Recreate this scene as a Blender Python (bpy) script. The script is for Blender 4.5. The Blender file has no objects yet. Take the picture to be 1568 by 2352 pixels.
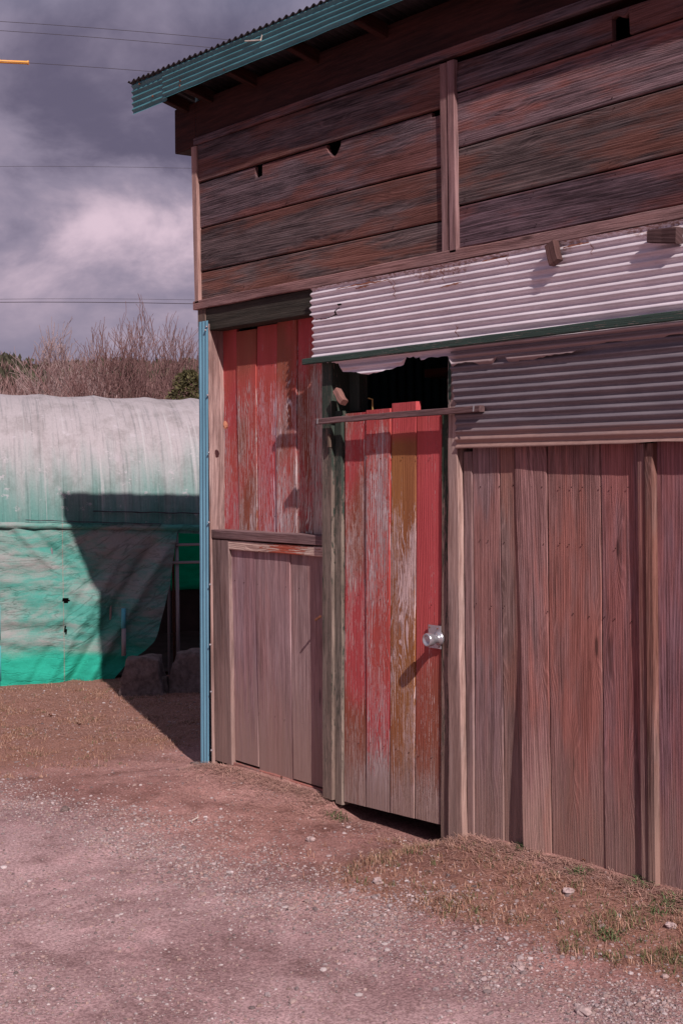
import bpy, math, random
from mathutils import Vector, Matrix, noise as mn
random.seed(7)
rnd=random.random; uni=random.uniform
# ------------------------------------------------------------------ camera model (used to read real positions on real planes)
F=3267.; TH=math.radians(36.1); RHO=math.radians(.8); H=1.6; CX,CY=6.6,-3.85
fw=(-math.cos(TH),math.sin(TH),0); rt=(math.sin(TH),math.cos(TH),0)
_c,_s=math.cos(RHO),math.sin(RHO)
RR=(rt[0]*_c,rt[1]*_c,-_s); UU=(rt[0]*_s,rt[1]*_s,_c)
def ray(x,y):
    a=(x-784)/F; b=(1064-y)/F
    return tuple(a*RR[i]+b*UU[i]+fw[i] for i in range(3))
def W(x,y,p=0):                       # point of the facade plane (X,Z), p metres in front of it
    d=ray(x,y); t=(-p-CY)/d[1]; return (CX+t*d[0],H+t*d[2])
def G(x,y,z=0):                       # point of the ground
    d=ray(x,y); t=(z-H)/d[2]; return (CX+t*d[0],CY+t*d[1])
def D(x,y,dist):                      # point at a given distance
    d=ray(x,y); return Vector((CX+dist*d[0],CY+dist*d[1],H+dist*d[2]))
C=bpy.context.scene.collection
# ------------------------------------------------------------------ scene-object helpers
def tag(o,label=None,cat=None,group=None,kind=None):
    if label:o['label']=label
    if cat:o['category']=cat
    if group:o['group']=group
    if kind:o['kind']=kind
    return o
def empty(name,loc,label,cat,group=None):
    o=bpy.data.objects.new(name,None); C.objects.link(o); o.location=loc; o.empty_display_size=.1
    bpy.context.view_layer.update()
    return tag(o,label,cat,group)
class MB:
    def __init__(s): s.v=[];s.f=[];s.w=[];s.c=[];s.p=[]
    def add(s,v,w=(0,0,0),c=(1,1,1,1),p=(0,0,0,0)):
        s.v.append(tuple(v));s.w.append(tuple(w));s.c.append(tuple(c) if len(c)==4 else tuple(c)+(1,));s.p.append(tuple(p)); return len(s.v)-1
    def build(s,name,mat,parent=None,smooth=False,bevel=0):
        me=bpy.data.meshes.new(name); me.from_pydata(s.v,[],s.f)
        a=me.attributes.new('wuv','FLOAT_VECTOR','POINT'); a.data.foreach_set('vector',[q for t in s.w for q in t])
        a=me.attributes.new('col','FLOAT_COLOR','POINT'); a.data.foreach_set('color',[q for t in s.c for q in t])
        a=me.attributes.new('paint','FLOAT_COLOR','POINT'); a.data.foreach_set('color',[q for t in s.p for q in t])
        if smooth: me.polygons.foreach_set('use_smooth',[True]*len(me.polygons))
        me.materials.append(mat); o=bpy.data.objects.new(name,me); C.objects.link(o)
        if parent:
            o.parent=parent; o.matrix_parent_inverse=parent.matrix_world.inverted()
        if bevel:
            m=o.modifiers.new('bevel','BEVEL'); m.width=bevel; m.segments=2; m.limit_method='ANGLE'
        return o
def lerp(a,b,t): return tuple(a[i]+(b[i]-a[i])*t for i in range(len(a)))
def sstep(a,b,x):
    t=max(0,min(1,(x-a)/(b-a))); return t*t*(3-2*t)
def plank(B,a0,a1,b0,b1,yf,th=.02,col=(1,1,1),paint=None,n=10,ch=.003,bow=None,notch=(),rough=.0):
    """one board in the facade; a0>a1 and b0>b1 are its two long edges (X,Z), yf its front"""
    pid=uni(0,50); ts=[i/n for i in range(n+1)]
    for nt in notch: ts+= [nt[0]-1e-4]+[nt[0]+(nt[1]-nt[0])*k/8 for k in range(9)]+[nt[1]+1e-4]
    ts=sorted(set(ts)); L=math.dist(a0,a1); col=tuple(c*uni(.93,1.07) for c in col); rings=[]
    sd=uni(0,99)
    for t in ts:
        A=lerp(a0,a1,t); E=lerp(b0,b1,t)
        if rough:
            k=rough*mn.noise((t*L*5,sd,0)); k2=rough*mn.noise((t*L*5,sd+9,0))
            A=(A[0]+k,A[1]+k); E=(E[0]+k2,E[1]+k2)
        w=math.dist(A,E)
        for nt in notch:
            if nt[0]<=t<=nt[1]:
                q=(t-nt[0])/(nt[1]-nt[0]); dd=nt[2]*(nt[4](q) if len(nt)>4 else 1)/w
                if nt[3]=='a': A=lerp(A,E,dd)
                else: E=lerp(E,A,dd)
        w=math.dist(A,E); r=[]
        for s,d in ((0,th),(0,ch),(ch,0),(w*.35,0),(w*.65,0),(w-ch,0),(w,ch),(w,th)):
            q=lerp(A,E,s/w); y=yf+d+(bow(t,s/w) if bow else 0)
            pc=paint(t,s/w) if paint else (0,0,0,0)
            r.append(B.add((q[0],y,q[1]),(t*L,s+d*.5,pid),col,pc))
        rings.append(r)
    for r,q in zip(rings,rings[1:]):
        for k in range(8): B.f.append((r[k],r[(k+1)%8],q[(k+1)%8],q[k]))
    B.f.append(tuple(reversed(rings[0]))); B.f.append(tuple(rings[-1]))
def bar(B,p0,p1,w,h,up=(0,0,1),col=(1,1,1),paint=None,n=4,taper=1,jit=0,ch=.003):
    p0=Vector(p0);p1=Vector(p1);d=(p1-p0);L=d.length;d.normalize();up=Vector(up)
    sx=d.cross(up).normalized(); sy=sx.cross(d).normalized(); pid=uni(0,50); rings=[]
    prof=[(-w/2+ch,-h/2),(w/2-ch,-h/2),(w/2,-h/2+ch),(w/2,h/2-ch),(w/2-ch,h/2),(-w/2+ch,h/2),(-w/2,h/2-ch),(-w/2,-h/2+ch)]
    for i in range(n+1):
        t=i/n; k=1+(taper-1)*t; o=p0.lerp(p1,t)+Vector((uni(-jit,jit),uni(-jit,jit),uni(-jit,jit)))
        rings.append([B.add(o+sx*(x*k)+sy*(y*k),(t*L,x+y*.6,pid),col,paint(t,0) if paint else (0,0,0,0)) for x,y in prof])
    for r,q in zip(rings,rings[1:]):
        for k in range(8): B.f.append((r[k],r[(k+1)%8],q[(k+1)%8],q[k]))
    B.f.append(tuple(reversed(rings[0]))); B.f.append(tuple(rings[-1]))
def tube(B,pts,rad,n=8,col=(1,1,1),cap=True):
    pts=[Vector(p) for p in pts]; rings=[]; 
    rr=rad if isinstance(rad,(list,tuple)) else [rad]*len(pts); L=0
    for i,p in enumerate(pts):
        d=(pts[min(i+1,len(pts)-1)]-pts[max(i-1,0)]).normalized()
        ref=Vector((0,0,1)) if abs(d.z)<.9 else Vector((1,0,0))
        a=d.cross(ref).normalized(); b=a.cross(d)
        if i: L+=(p-pts[i-1]).length
        rings.append([B.add(p+(a*math.cos(6.2832*k/n)+b*math.sin(6.2832*k/n))*rr[i],(L,k*.01,0),col) for k in range(n)])
    for r,q in zip(rings,rings[1:]):
        for k in range(n): B.f.append((r[k],r[(k+1)%n],q[(k+1)%n],q[k]))
    if cap: B.f.append(tuple(reversed(rings[0]))); B.f.append(tuple(rings[-1]))
def corr(B,o,u,v,nrm,us,vs,pitch,amp,cut=None,shape=None,skip=None,phase=0):
    """corrugated sheet: corrugations run along u, wave across v"""
    o=Vector(o);u=Vector(u);v=Vector(v);nrm=Vector(nrm); idx=[]
    for a in us:
        row=[]
        for b in vs:
            bb=cut(a,b) if cut else b; aa=a
            if shape: aa=shape(a,bb)
            h=amp*math.sin(6.28318*bb/pitch+phase)
            row.append(B.add(o+u*aa+v*bb+nrm*(h+.005*mn.noise((aa*2.1,bb*4,3))+.002*mn.noise((aa*9,bb*14,6))),(aa,bb,h/amp)))
        idx.append(row)
    for i in range(len(us)-1):
        for j in range(len(vs)-1):
            if skip and skip((us[i]+us[i+1])/2,(vs[j]+vs[j+1])/2): continue
            if cut and abs(cut(us[i],vs[j])-cut(us[i],vs[j+1]))<1e-6 and abs(cut(us[i+1],vs[j])-cut(us[i+1],vs[j+1]))<1e-6: continue
            B.f.append((idx[i][j],idx[i+1][j],idx[i+1][j+1],idx[i][j+1]))
def frange(a,b,st):
    n=max(1,round((b-a)/st)); return [a+(b-a)*i/n for i in range(n+1)]
# ------------------------------------------------------------------ node helper
class NT:
    def __init__(s,name,rough=.85,spec=.2,metal=0):
        s.m=bpy.data.materials.new(name); s.m.use_nodes=True; s.t=s.m.node_tree; s.n=s.t.nodes; s.l=s.t.links
        s.b=s.n['Principled BSDF']; s.b.inputs['Roughness'].default_value=rough
        s.b.inputs['Specular IOR Level'].default_value=spec; s.b.inputs['Metallic'].default_value=metal
    def _in(s,sock,v):
        if v is None: return
        if isinstance(v,bpy.types.NodeSocket): s.l.new(v,sock)
        else:
            if isinstance(v,(tuple,list)) and len(v)==3 and sock.type=='RGBA': v=tuple(v)+(1,)
            sock.default_value=v
    def attr(s,n,out='Vector'):
        a=s.n.new('ShaderNodeAttribute'); a.attribute_name=n; return a.outputs[out]
    def math(s,op,a,b=None,c=None,clamp=False):
        m=s.n.new('ShaderNodeMath'); m.operation=op; m.use_clamp=clamp
        for i,q in enumerate((a,b,c)): s._in(m.inputs[i],q)
        return m.outputs[0]
    def vmul(s,a,v):
        m=s.n.new('ShaderNodeVectorMath'); m.operation='MULTIPLY'; s._in(m.inputs[0],a); s._in(m.inputs[1],v); return m.outputs[0]
    def vadd(s,a,v):
        m=s.n.new('ShaderNodeVectorMath'); m.operation='ADD'; s._in(m.inputs[0],a); s._in(m.inputs[1],v); return m.outputs[0]
    def sep(s,a):
        m=s.n.new('ShaderNodeSeparateXYZ'); s._in(m.inputs[0],a); return m.outputs
    def noise(s,vec,scale=1,detail=3,rough=.55,dist=0,out=0):
        m=s.n.new('ShaderNodeTexNoise'); s._in(m.inputs['Vector'],vec); m.inputs['Scale'].default_value=scale
        m.inputs['Detail'].default_value=detail; m.inputs['Roughness'].default_value=rough; m.inputs['Distortion'].default_value=dist
        return m.outputs[out]
    def vor(s,vec,scale=1,out=0,feature='F1'):
        m=s.n.new('ShaderNodeTexVoronoi'); m.feature=feature; s._in(m.inputs['Vector'],vec); m.inputs['Scale'].default_value=scale; return m.outputs[out]
    def mr(s,v,a,b,c=0.,d=1.,smooth=True):
        m=s.n.new('ShaderNodeMapRange'); m.interpolation_type='SMOOTHSTEP' if smooth else 'LINEAR'
        for i,q in enumerate((v,a,b,c,d)): s._in(m.inputs[i],q)
        return m.outputs[0]
    def mix(s,f,a,b,mode='MIX'):
        m=s.n.new('ShaderNodeMix'); m.data_type='RGBA'; m.blend_type=mode
        s._in(m.inputs[0],f); s._in(m.inputs[6],a); s._in(m.inputs[7],b); return m.outputs[2]
    def pos(s): return s.n.new('ShaderNodeNewGeometry').outputs['Position']
    def bump(s,h,strength=.5,dist=.003):
        m=s.n.new('ShaderNodeBump'); m.inputs['Strength'].default_value=strength; m.inputs['Distance'].default_value=dist
        s._in(m.inputs['Height'],h); s.l.new(m.outputs[0],s.b.inputs['Normal']); return m.outputs[0]
    def color(s,c): s._in(s.b.inputs['Base Color'],c)
    def rough(s,c): s._in(s.b.inputs['Roughness'],c)
# ------------------------------------------------------------------ materials
def wood(name,dark,light,red,redamt=.5,ring=70,ringk=.5,bump=.8,dirt=.6,knots=True,dirtz=.9,warp=11,gain=1.35,stain=.5):
    t=NT(name,rough=.82,spec=.22); P=t.attr('wuv')
    n1=t.noise(t.vmul(P,(.55,5,1)),1,2,.45); j1=t.noise(t.vmul(P,(3,70,1)),1,2,.5)
    x=t.sep(P)
    kd=None
    rc=t.math('ADD',t.math('ADD',t.math('MULTIPLY',x[1],ring),t.math('MULTIPLY',n1,warp)),t.math('MULTIPLY',j1,.9))
    if knots:
        kv=t.vmul(P,(2.3,11,1)); kdist=t.vor(kv,1); kc=t.sep(t.vor(kv,1,1))[0]
        ksel=t.mr(kc,.62,.64)
        near=t.math('MULTIPLY',t.mr(kdist,.55,0),ksel)
        rc=t.math('ADD',rc,t.math('MULTIPLY',near,3.5))
        kd=t.math('MULTIPLY',t.mr(kdist,.13,.06),ksel)
    r=t.math('POWER',t.math('ADD',t.math('MULTIPLY',t.math('SINE',t.math('MULTIPLY',rc,6.283)),.5),.5),3.2)
    st=t.noise(t.vmul(P,(5,115,1)),1,5,.75)
    st2=t.noise(t.vmul(P,(1.8,34,1)),1,5,.65)
    bl=t.noise(t.vadd(t.vmul(P,(1.3,7,1)),(5,3,1)),1,5,.6)
    f=t.math('ADD',t.math('ADD',t.math('MULTIPLY',t.mr(st,.38,.62,smooth=False),.56),t.math('MULTIPLY',r,.5*ringk)),t.math('MULTIPLY',t.mr(st2,.40,.62),.32),clamp=True)
    f=t.math('SUBTRACT',f,.06,clamp=True)
    c=t.mix(f,dark,light)
    c=t.mix(t.math('MULTIPLY',t.mr(t.math('ADD',bl,t.math('MULTIPLY',st2,.25)),.56,.72),redamt),c,t.mix(f,tuple(q*.55 for q in red),red))
    dk=t.noise(t.vadd(t.vmul(P,(2.2,22,1)),(1,8,2)),1,5,.7)
    c=t.mix(t.mr(dk,.58,.78,0,.55),c,tuple(q*.55 for q in dark))
    s1=t.noise(t.vadd(t.vmul(P,(1.1,8,1)),(2,9,6)),1,6,.7)
    c=t.mix(t.math('MULTIPLY',t.mr(s1,.50,.68),stain),c,t.mix(1.,c,(.36,.33,.34),'MULTIPLY'))
    s2=t.noise(t.vadd(t.vmul(P,(1.7,14,1)),(6,2,1)),1,5,.65)
    c=t.mix(t.math('MULTIPLY',t.mr(s2,.55,.72),.45),c,t.mix(f,tuple((dark[0]*.8,dark[1]*1.05,dark[2]*1.1)),tuple((light[0]*.85,light[1]*1.0,light[2]*1.04))))
    ck=t.noise(t.vadd(t.vmul(P,(1.6,130,1)),(1,4,4)),1,2,.5)
    c=t.mix(t.mr(ck,.70,.76,0,.75),c,tuple(q*.3 for q in dark))
    if kd is not None: c=t.mix(t.math('MULTIPLY',kd,.8),c,tuple(q*.35 for q in dark))
    c=t.mix(1.,c,t.attr('col','Color'),'MULTIPLY')
    pa=t.attr('paint','Alpha'); pcol=t.attr('paint','Color')
    fl=t.noise(t.vadd(t.vmul(P,(16,125,1)),(3,3,3)),1,6,.78)
    fl2=t.noise(t.vadd(t.vmul(P,(2.2,13,1)),(7,1,3)),1,4,.6)
    q=t.math('ADD',t.math('MULTIPLY',t.mr(fl,.36,.64,smooth=False),.62),t.math('MULTIPLY',t.mr(fl2,.36,.64,smooth=False),.38))
    q=t.math('ADD',t.math('SUBTRACT',q,t.math('MULTIPLY',r,.40)),.14)
    m=t.mr(t.math('SUBTRACT',t.math('ADD',pa,q),1.),-.03,.03)
    m=t.math('MULTIPLY',m,t.mr(pa,.02,.1))
    pc=t.mix(t.mr(bl,.35,.65,0,.35),pcol,(.5,.13,.07,1),'MULTIPLY')
    pc=t.mix(t.mr(st,.4,.8,0,.3),pcol,tuple([.35,.08,.07]),'MIX') if False else t.mix(t.mr(fl2,.35,.7,0,.5),pcol,t.mix(1.,pcol,(.72,.62,.6),'MULTIPLY'))
    c=t.mix(m,c,pc)
    z=t.sep(t.pos())[2]
    dz=t.noise(t.vmul(P,(2.5,30,1)),1,4,.6)
    c=t.mix(t.math('MULTIPLY',t.mr(t.math('SUBTRACT',z,t.math('MULTIPLY',dz,dirtz*.9)),dirtz*.35,-dirtz*.35),dirt),c,(.25,.16,.13))
    t.color(t.mix(1.,c,(gain,gain,gain*1.03),'MULTIPLY'))
    h=t.math('ADD',t.math('ADD',t.math('MULTIPLY',r,.5*ringk),t.math('MULTIPLY',st,1.3)),t.math('MULTIPLY',m,.9))
    t.bump(h,bump,.0022)
    return t.m
M={}
M['upper']=wood('dark_weathered_wood',(.036,.023,.026),(.225,.155,.163),(.25,.085,.062),.7,ring=95,ringk=.5,bump=1.,dirt=0,warp=9,gain=1.02,stain=.75)
M['lower']=wood('pinkish_weathered_wood',(.155,.088,.09),(.40,.265,.265),(.36,.16,.14),.35,ring=110,ringk=.3,bump=.8,dirt=.75,gain=1.30,stain=.45)
M['redwood']=wood('brown_red_weathered_wood',(.105,.060,.054),(.33,.212,.200),(.345,.145,.110),.6,ring=85,ringk=.6,bump=1.,dirt=.65,dirtz=.8,warp=10,gain=1.25,stain=.6)
M['painted']=wood('red_painted_wood',(.27,.17,.17),(.70,.54,.52),(.42,.21,.16),.25,ring=90,ringk=.8,bump=1.,dirt=.8,dirtz=.6,gain=1.1,stain=.4)
M['post']=wood('pale_post_wood',(.13,.085,.085),(.36,.27,.272),(.31,.17,.15),.3,ring=110,ringk=.35,bump=.8,dirt=.45,gain=1.28,stain=.6)
M['grey']=wood('grey_weathered_wood',(.085,.068,.062),(.28,.22,.205),(.2,.12,.10),.25,ring=110,ringk=.3,bump=.9,dirt=.35,gain=1.1,stain=.6)
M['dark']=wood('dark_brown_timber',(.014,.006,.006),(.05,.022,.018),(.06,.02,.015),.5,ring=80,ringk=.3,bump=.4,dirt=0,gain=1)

def metal(name,base,hi,rustz=None,rust=.3,rough=.42,met=.0,blotch=None):
    t=NT(name,rough=rough,spec=.5,metal=met); P=t.attr('wuv')
    n=t.noise(t.vmul(P,(2.5,20,1)),1,5,.6); n2=t.noise(t.vmul(P,(40,40,1)),1,3,.6)
    c=t.mix(t.mr(n,.35,.7),base,hi)
    c=t.mix(t.mr(n2,.5,.8,0,.3),c,tuple(q*.7 for q in base))
    rn=t.noise(t.vadd(t.vmul(P,(3,28,1)),(4,4,4)),1,6,.72)
    rm=t.mr(rn,.66-rust*.16,.74-rust*.12)
    if rustz:
        z=t.sep(t.pos())[2]
        rz=t.mr(t.math('ADD',z,t.math('MULTIPLY',t.noise(t.vmul(P,(2,8,1)),1,5,.7),.12)),rustz+.09,rustz+.015)
        rm=t.math('MAXIMUM',t.math('MULTIPLY',rm,.7),rz)
    c=t.mix(rm,c,t.mix(n2,(.25,.14,.115),(.38,.24,.215)))
    t.color(c); t.rough(t.mr(n2,.3,.7,rough-.08,rough+.15))
    t.bump(t.math('ADD',n,t.math('MULTIPLY',n2,.3)),.25,.003)
    return t
M['oldgalv']=metal('old_dark_corrugated_metal',(.145,.122,.142),(.225,.19,.21),rustz=1.725,rust=.10,rough=.55,met=.1).m
M['teal']=metal('teal_painted_metal',(.050,.175,.20),(.085,.26,.295),rust=-.5,rough=.42).m
M['blue']=metal('blue_painted_metal',(.13,.31,.42),(.17,.38,.50),rust=-.9,rough=.5).m
M['roof']=metal('roof_underside_metal',(.03,.025,.028),(.05,.04,.045),rust=-.5,rough=.6).m
t=NT('bright_steel',.27,.6,.7); t.color(t.mix(t.noise(t.pos(),140,3,.6),(.36,.35,.39),(.60,.58,.63))); M['steel']=t.m
t=metal('galvanised_corrugated_metal',(.64,.57,.615),(.80,.73,.78),rust=-.45,rough=.45,met=.12)
c0=t.b.inputs['Base Color'].links[0].from_socket; P_=t.attr('wuv'); pp=t.sep(t.pos())
low=t.mr(t.math('ADD',pp[2],t.math('MULTIPLY',t.noise(t.vmul(P_,(4,2,1)),1,3,.6),.01)),2.075,2.06)
rr_=t.noise(t.vmul(P_,(5,9,1)),1,6,.75)
low=t.math('MULTIPLY',low,t.mr(pp[0],2.12,2.2))
c0=t.mix(low,c0,t.mix(rr_,(.24,.165,.165),(.40,.30,.30)))
v_=t.sep(P_)[1]; streak=t.noise(t.vmul(P_,(38,1.5,1)),1,4,.7)
topr=t.math('MULTIPLY',t.mr(t.math('SUBTRACT',v_,t.math('MULTIPLY',t.mr(t.noise(t.vmul(P_,(1.7,0,0)),1,3,.6),.45,.7),.07)),.022,-.005),t.mr(streak,.42,.58))
c0=t.mix(t.math('MULTIPLY',topr,.85),c0,(.30,.15,.11))
dr=t.math('MULTIPLY',t.mr(streak,.66,.74),t.mr(v_,.3,.02,0,.55)); c0=t.mix(dr,c0,(.33,.19,.15))
gr_=t.noise(t.vmul(P_,(2.2,7,1)),1,5,.7); c0=t.mix(t.mr(gr_,.56,.72,0,.5),c0,(.36,.33,.40))
t.color(c0); M['galv']=t.m
M['pipe']=metal('grey_steel_pipe',(.22,.20,.22),(.34,.30,.32),rust=-.6,rough=.45,met=.3).m
def plain(name,c,rough=.7,var=.35,scale=8,bump=.2,spec=.3):
    t=NT(name,rough=rough,spec=spec); n=t.noise(t.pos(),scale,5,.65)
    cc=t.mix(t.mr(n,.3,.7),tuple(q*(1-var) for q in c),c); t.color(cc); t.bump(n,bump,.01); return t.m
M['rustiron']=plain('rusty_iron',(.20,.07,.04),.8,.5,60)
M['wire']=plain('black_cable',(.05,.04,.05),.6,.1)
M['orange']=plain('orange_plastic',(.85,.38,.08),.45,.15)
M['bluepipe']=plain('blue_plastic_pipe',(.10,.42,.52),.4,.2)
M['greyp']=plain('grey_plastic_pipe',(.33,.28,.30),.5,.2)
M['soil']=plain('dark_soil',(.07,.045,.04),.95,.4,5)
M['concrete']=plain('rough_concrete',(.21,.15,.14),.95,.55,22,.9)
M['pale']=plain('pale_dry_twig',(.7,.62,.55),.8,.2)
M['leaf']=plain('dry_leaf_orange',(.50,.20,.12),.8,.3)
M['stone']=plain('pale_stone',(.46,.34,.33),.85,.3,30,.4)
M['hook']=plain('yellowed_metal_hook',(.35,.25,.08),.6,.3)
# ================================================================== THE SHED
shed=empty('wooden_shed',(0,0,0),'weathered wooden shed with red plank door, corrugated metal panels and teal eave','shed')
def P(name,B,mat,parent=None,**k): return B.build(name,M[mat],parent or shed,**k)
def rect(B,x0,x1,z0,z1,yf,grain='h',**k):
    if grain=='h': plank(B,(x0,z0),(x1,z0),(x0,z1),(x1,z1),yf,**k)
    else: plank(B,(x0,z0),(x0,z1),(x1,z0),(x1,z1),yf,**k)
def nails(B,x0,x1,zz,y,step,jit=.01,drop=.0):
    x=x0
    while x<x1:
        X=x+uni(-jit,jit); Z=zz+drop*(X-x0)+uni(-.004,.004)
        if rnd()<.88: blob(B,(X,y,Z),.0026,.0016,.0028,x*9,.2,6,4,(.16,.09,.08))
        x+=step
def blob(B,c,rx,ry,rz,seed=0,amp=.25,nu=8,nv=6,col=(1,1,1)):
    idx=[]
    for j in range(nv+1):
        ph=math.pi*j/nv; row=[]
        for i in range(nu):
            th=6.2832*i/nu; d=Vector((math.sin(ph)*math.cos(th),math.sin(ph)*math.sin(th),math.cos(ph)))
            k=1+amp*mn.noise(d*1.7+Vector((seed,seed*.7,0)))
            row.append(B.add((c[0]+d.x*rx*k,c[1]+d.y*ry*k,c[2]+d.z*rz*k),(d.x,d.y,d.z),col))
        idx.append(row)
    for j in range(nv):
        for i in range(nu): B.f.append((idx[j][i],idx[j+1][i],idx[j+1][(i+1)%nu],idx[j][(i+1)%nu]))
# --- upper wall
g=.0035
B=MB()
lv=[(2.47,2.47),(2.622,2.606),(2.853,2.831),(3.094,3.073),(3.30,3.262)]
cols=[(1.08,1.05,1.03),(.88,.85,.86),(.9,.86,.85),(.8,.8,.82)]
def xt(px,py,x0=.085,x1=2.07): return (W(px,py)[0]-x0)/(x1-x0)
rag=lambda q:(math.sin(q*3.14)**.5)*(1+.25*math.sin(q*9))
for i in range(4):
    z0,z1=lv[i],lv[i+1]; nt=()
    if i==2: nt=((xt(587,395),xt(604,395),.062,'b',lambda q:1-.15*q),(xt(750,338),xt(783,338),.062,'b',lambda q:max(.25,math.sin(q*3.14)**.6)),(xt(990,260),xt(1012,255),.02,'b'))
    plank(B,(.085,z0[0]+g),(2.07,z0[1]+g),(.085,z1[0]-g),(2.07,z1[1]-g),.0-(.006 if i==3 else 0)-.001*i,.02,cols[i],n=24,notch=nt,ch=.004,bow=lambda t,s,i=i:.004*math.sin(t*5+i*2)*(s-.5))
for z0_,s_ in ((2.505,-.004),(2.64,-.008),(2.87,-.011),(3.11,-.011)): nails(B,.12,2.05,z0_,-.004,.40,.015,s_)
P('wall_boards',B,'upper')
B=MB()
lv=[(2.475,2.475),(2.652,2.658),(2.889,2.891),(3.117,3.115),(3.246,3.18)]
cols=[(.95,.9,.9),(.85,.83,.85),(1.25,1.2,1.2),(.8,.78,.8)]
X1=5.0; k=(X1-2.165)/(3.34-2.165)
xa=W(1406,80)[0]; xb=W(1446,80)[0]
for i in range(4):
    z0,z1=lv[i],lv[i+1]; nt=()
    if i==3: nt=(((xa-2.165)/(X1-2.165),(xb-2.165)/(X1-2.165),.085,'a',lambda q:.9+.1*math.sin(q*7)),)
    plank(B,(2.165,z0[0]+g),(X1,z0[1]+g),(2.165,z1[0]-g),(X1,z1[1]-g),-.001*i,.02,cols[i],n=30,notch=nt,ch=.004,bow=lambda t,s,i=i:.005*math.sin(t*7+i*2.6)*(s-.5))
for z0_ in (2.51,2.63,2.68,2.87,2.915,3.10): nails(B,2.22,3.7,z0_,-.005,.40,.015)
P('wall_boards',B,'upper')
B=MB(); rect(B,2.07,2.113,2.462,3.252,-.016,'v',col=(.8,.68,.66)); P('batten',B,'post').scale=(1,1,1)
B=MB(); rect(B,2.122,2.166,2.462,3.252,-.020,'v',col=(.85,.74,.73)); P('batten',B,'post')
B=MB(); plank(B,(.046,2.46),(.03,3.29),(.088,2.46),(.08,3.29),-.02,.03,(1.15,1,.95),n=10); P('corner_trim',B,'post')
B=MB(); rect(B,.03,X1,2.425,2.472,-.02,'h',col=(.85,.75,.72),n=30,rough=.004,th=.03); P('sill_board',B,'post')
B=MB(); plank(B,(.05,3.296),(X1,3.235),(.05,3.335),(X1,3.275),-.016,.03,(.9,.85,.85),n=20); P('top_trim',B,'upper')
xb_=W(403,366)[0]; B=MB(); bar(B,(xb_,.055,3.415),(X1,.055,3.36),.11,.24,n=12,ch=.004,col=(1.2,.95,.95)); P('plate_beam',B,'dark')
# rafters, poking out under the eave
RM=.30
for px,py in ((372,240),(427,210),(525,165),(665,105),(820,50)):
    X,Z=W(px,py,.15); Z=min(Z,3.56)
    B=MB(); bar(B,(X,-.148,3.575-(X+.36)*.02),(X,3.9,3.575-(X+.36)*.02-RM*4.05),.045,.06,n=6,col=(1.0,.75,.7)); P('rafter',B,'dark')
for X in (2.4,3.0,3.6,4.2,4.8):
    B=MB(); bar(B,(X,-.148,3.52),(X,3.9,3.52-RM*4.05),.045,.06,n=6,col=(1.0,.75,.7)); P('rafter',B,'dark')
# roof sheet: corrugations run down the slope
B=MB(); sl=Vector((0,1,-RM)).normalized(); nn=Vector((0,RM,1)).normalized(); tilt=Vector((1,0,-.028)).normalized()
corr(B,(-.375,-.178,3.703),sl,tilt,nn,frange(0,4.5,.5),frange(0,5.5,.0069),.055,.009)
P('roof',B,'roof',smooth=True)
# fascia of corrugated teal sheet, two lengths overlapping
def fascia(x0,x1,dz,p):
    B=MB(); idx=[]
    xs=frange(x0,x1,.05); vs=frange(0,1,1/44.)
    for X in xs:
        zt=3.700-.026*(X+.36); zb=3.529+dz-.0145*(X+.36); row=[]
        zb+=.003*mn.noise((X*7,1,1))
        for v in vs:
            z=zt+(zb-zt)*v; y=-p+.0058*math.sin(6.283*v*5.4+1.2)+.004*mn.noise((X*2,v*2,5))
            row.append(B.add((X,y,z),(X,z,0)))
        idx.append(row)
    for i in range(len(xs)-1):
        for j in range(len(vs)-1): B.f.append((idx[i][j],idx[i][j+1],idx[i+1][j+1],idx[i+1][j]))
    return P('fascia',B,'teal',smooth=True)
f1=fascia(-.36,.02,-.004,.158); f2=fascia(.0,5.0,.012,.166)
def blob(B,c,rx,ry,rz,seed=0,amp=.25,nu=8,nv=6,col=(1,1,1)):
    idx=[]
    for j in range(nv+1):
        ph=math.pi*j/nv; row=[]
        for i in range(nu):
            th=6.2832*i/nu; d=Vector((math.sin(ph)*math.cos(th),math.sin(ph)*math.sin(th),math.cos(ph)))
            k=1+amp*mn.noise(d*1.7+Vector((seed,seed*.7,0)))
            row.append(B.add((c[0]+d.x*rx*k,c[1]+d.y*ry*k,c[2]+d.z*rz*k),(d.x,d.y,d.z),col))
        idx.append(row)
    for j in range(nv):
        for i in range(nu): B.f.append((idx[j][i],idx[j+1][i],idx[j+1][(i+1)%nu],idx[j][(i+1)%nu]))
for px,py in ((447,280),(531,236),(535,244),(655,201),(815,95)):
    px=px*1.0; X,Z=W(px if px>300 else px,py,.17)
for zx,zy in ((700,442),(828,372),(825,395),(1028,318),(640,385)):
    X,Z=W(zx/1.568/1.2755,zy/1.568/1.2755,.17); B=MB(); blob(B,(X,-.168,Z),.008,.005,.007,zx); P('rust_patch',B,'rustiron',parent=f1 if X<0 else f2)
B=MB()
a=W(1205/2,160/2,.175); 
a=W(602,80,.18); b=W(600,92,.18); c=W(563,94,.18)
tube(B,[(a[0],-.18,a[1]),(b[0],-.182,b[1]),(c[0],-.18,c[1])],.0035,5); P('wire_tie',B,'pale',parent=f2)
# --- lintel under the upper wall, left bay
B=MB(); rect(B,.10,1.25,2.305,2.424,-.004,'h',col=(.24,.27,.24),th=.10,n=12,ch=.005); P('lintel',B,'grey')
B=MB(); rect(B,.055,.135,2.335,2.424,-.008,'v',col=(.9,.85,.75),th=.08,n=3); P('corner_block',B,'grey')
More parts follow.
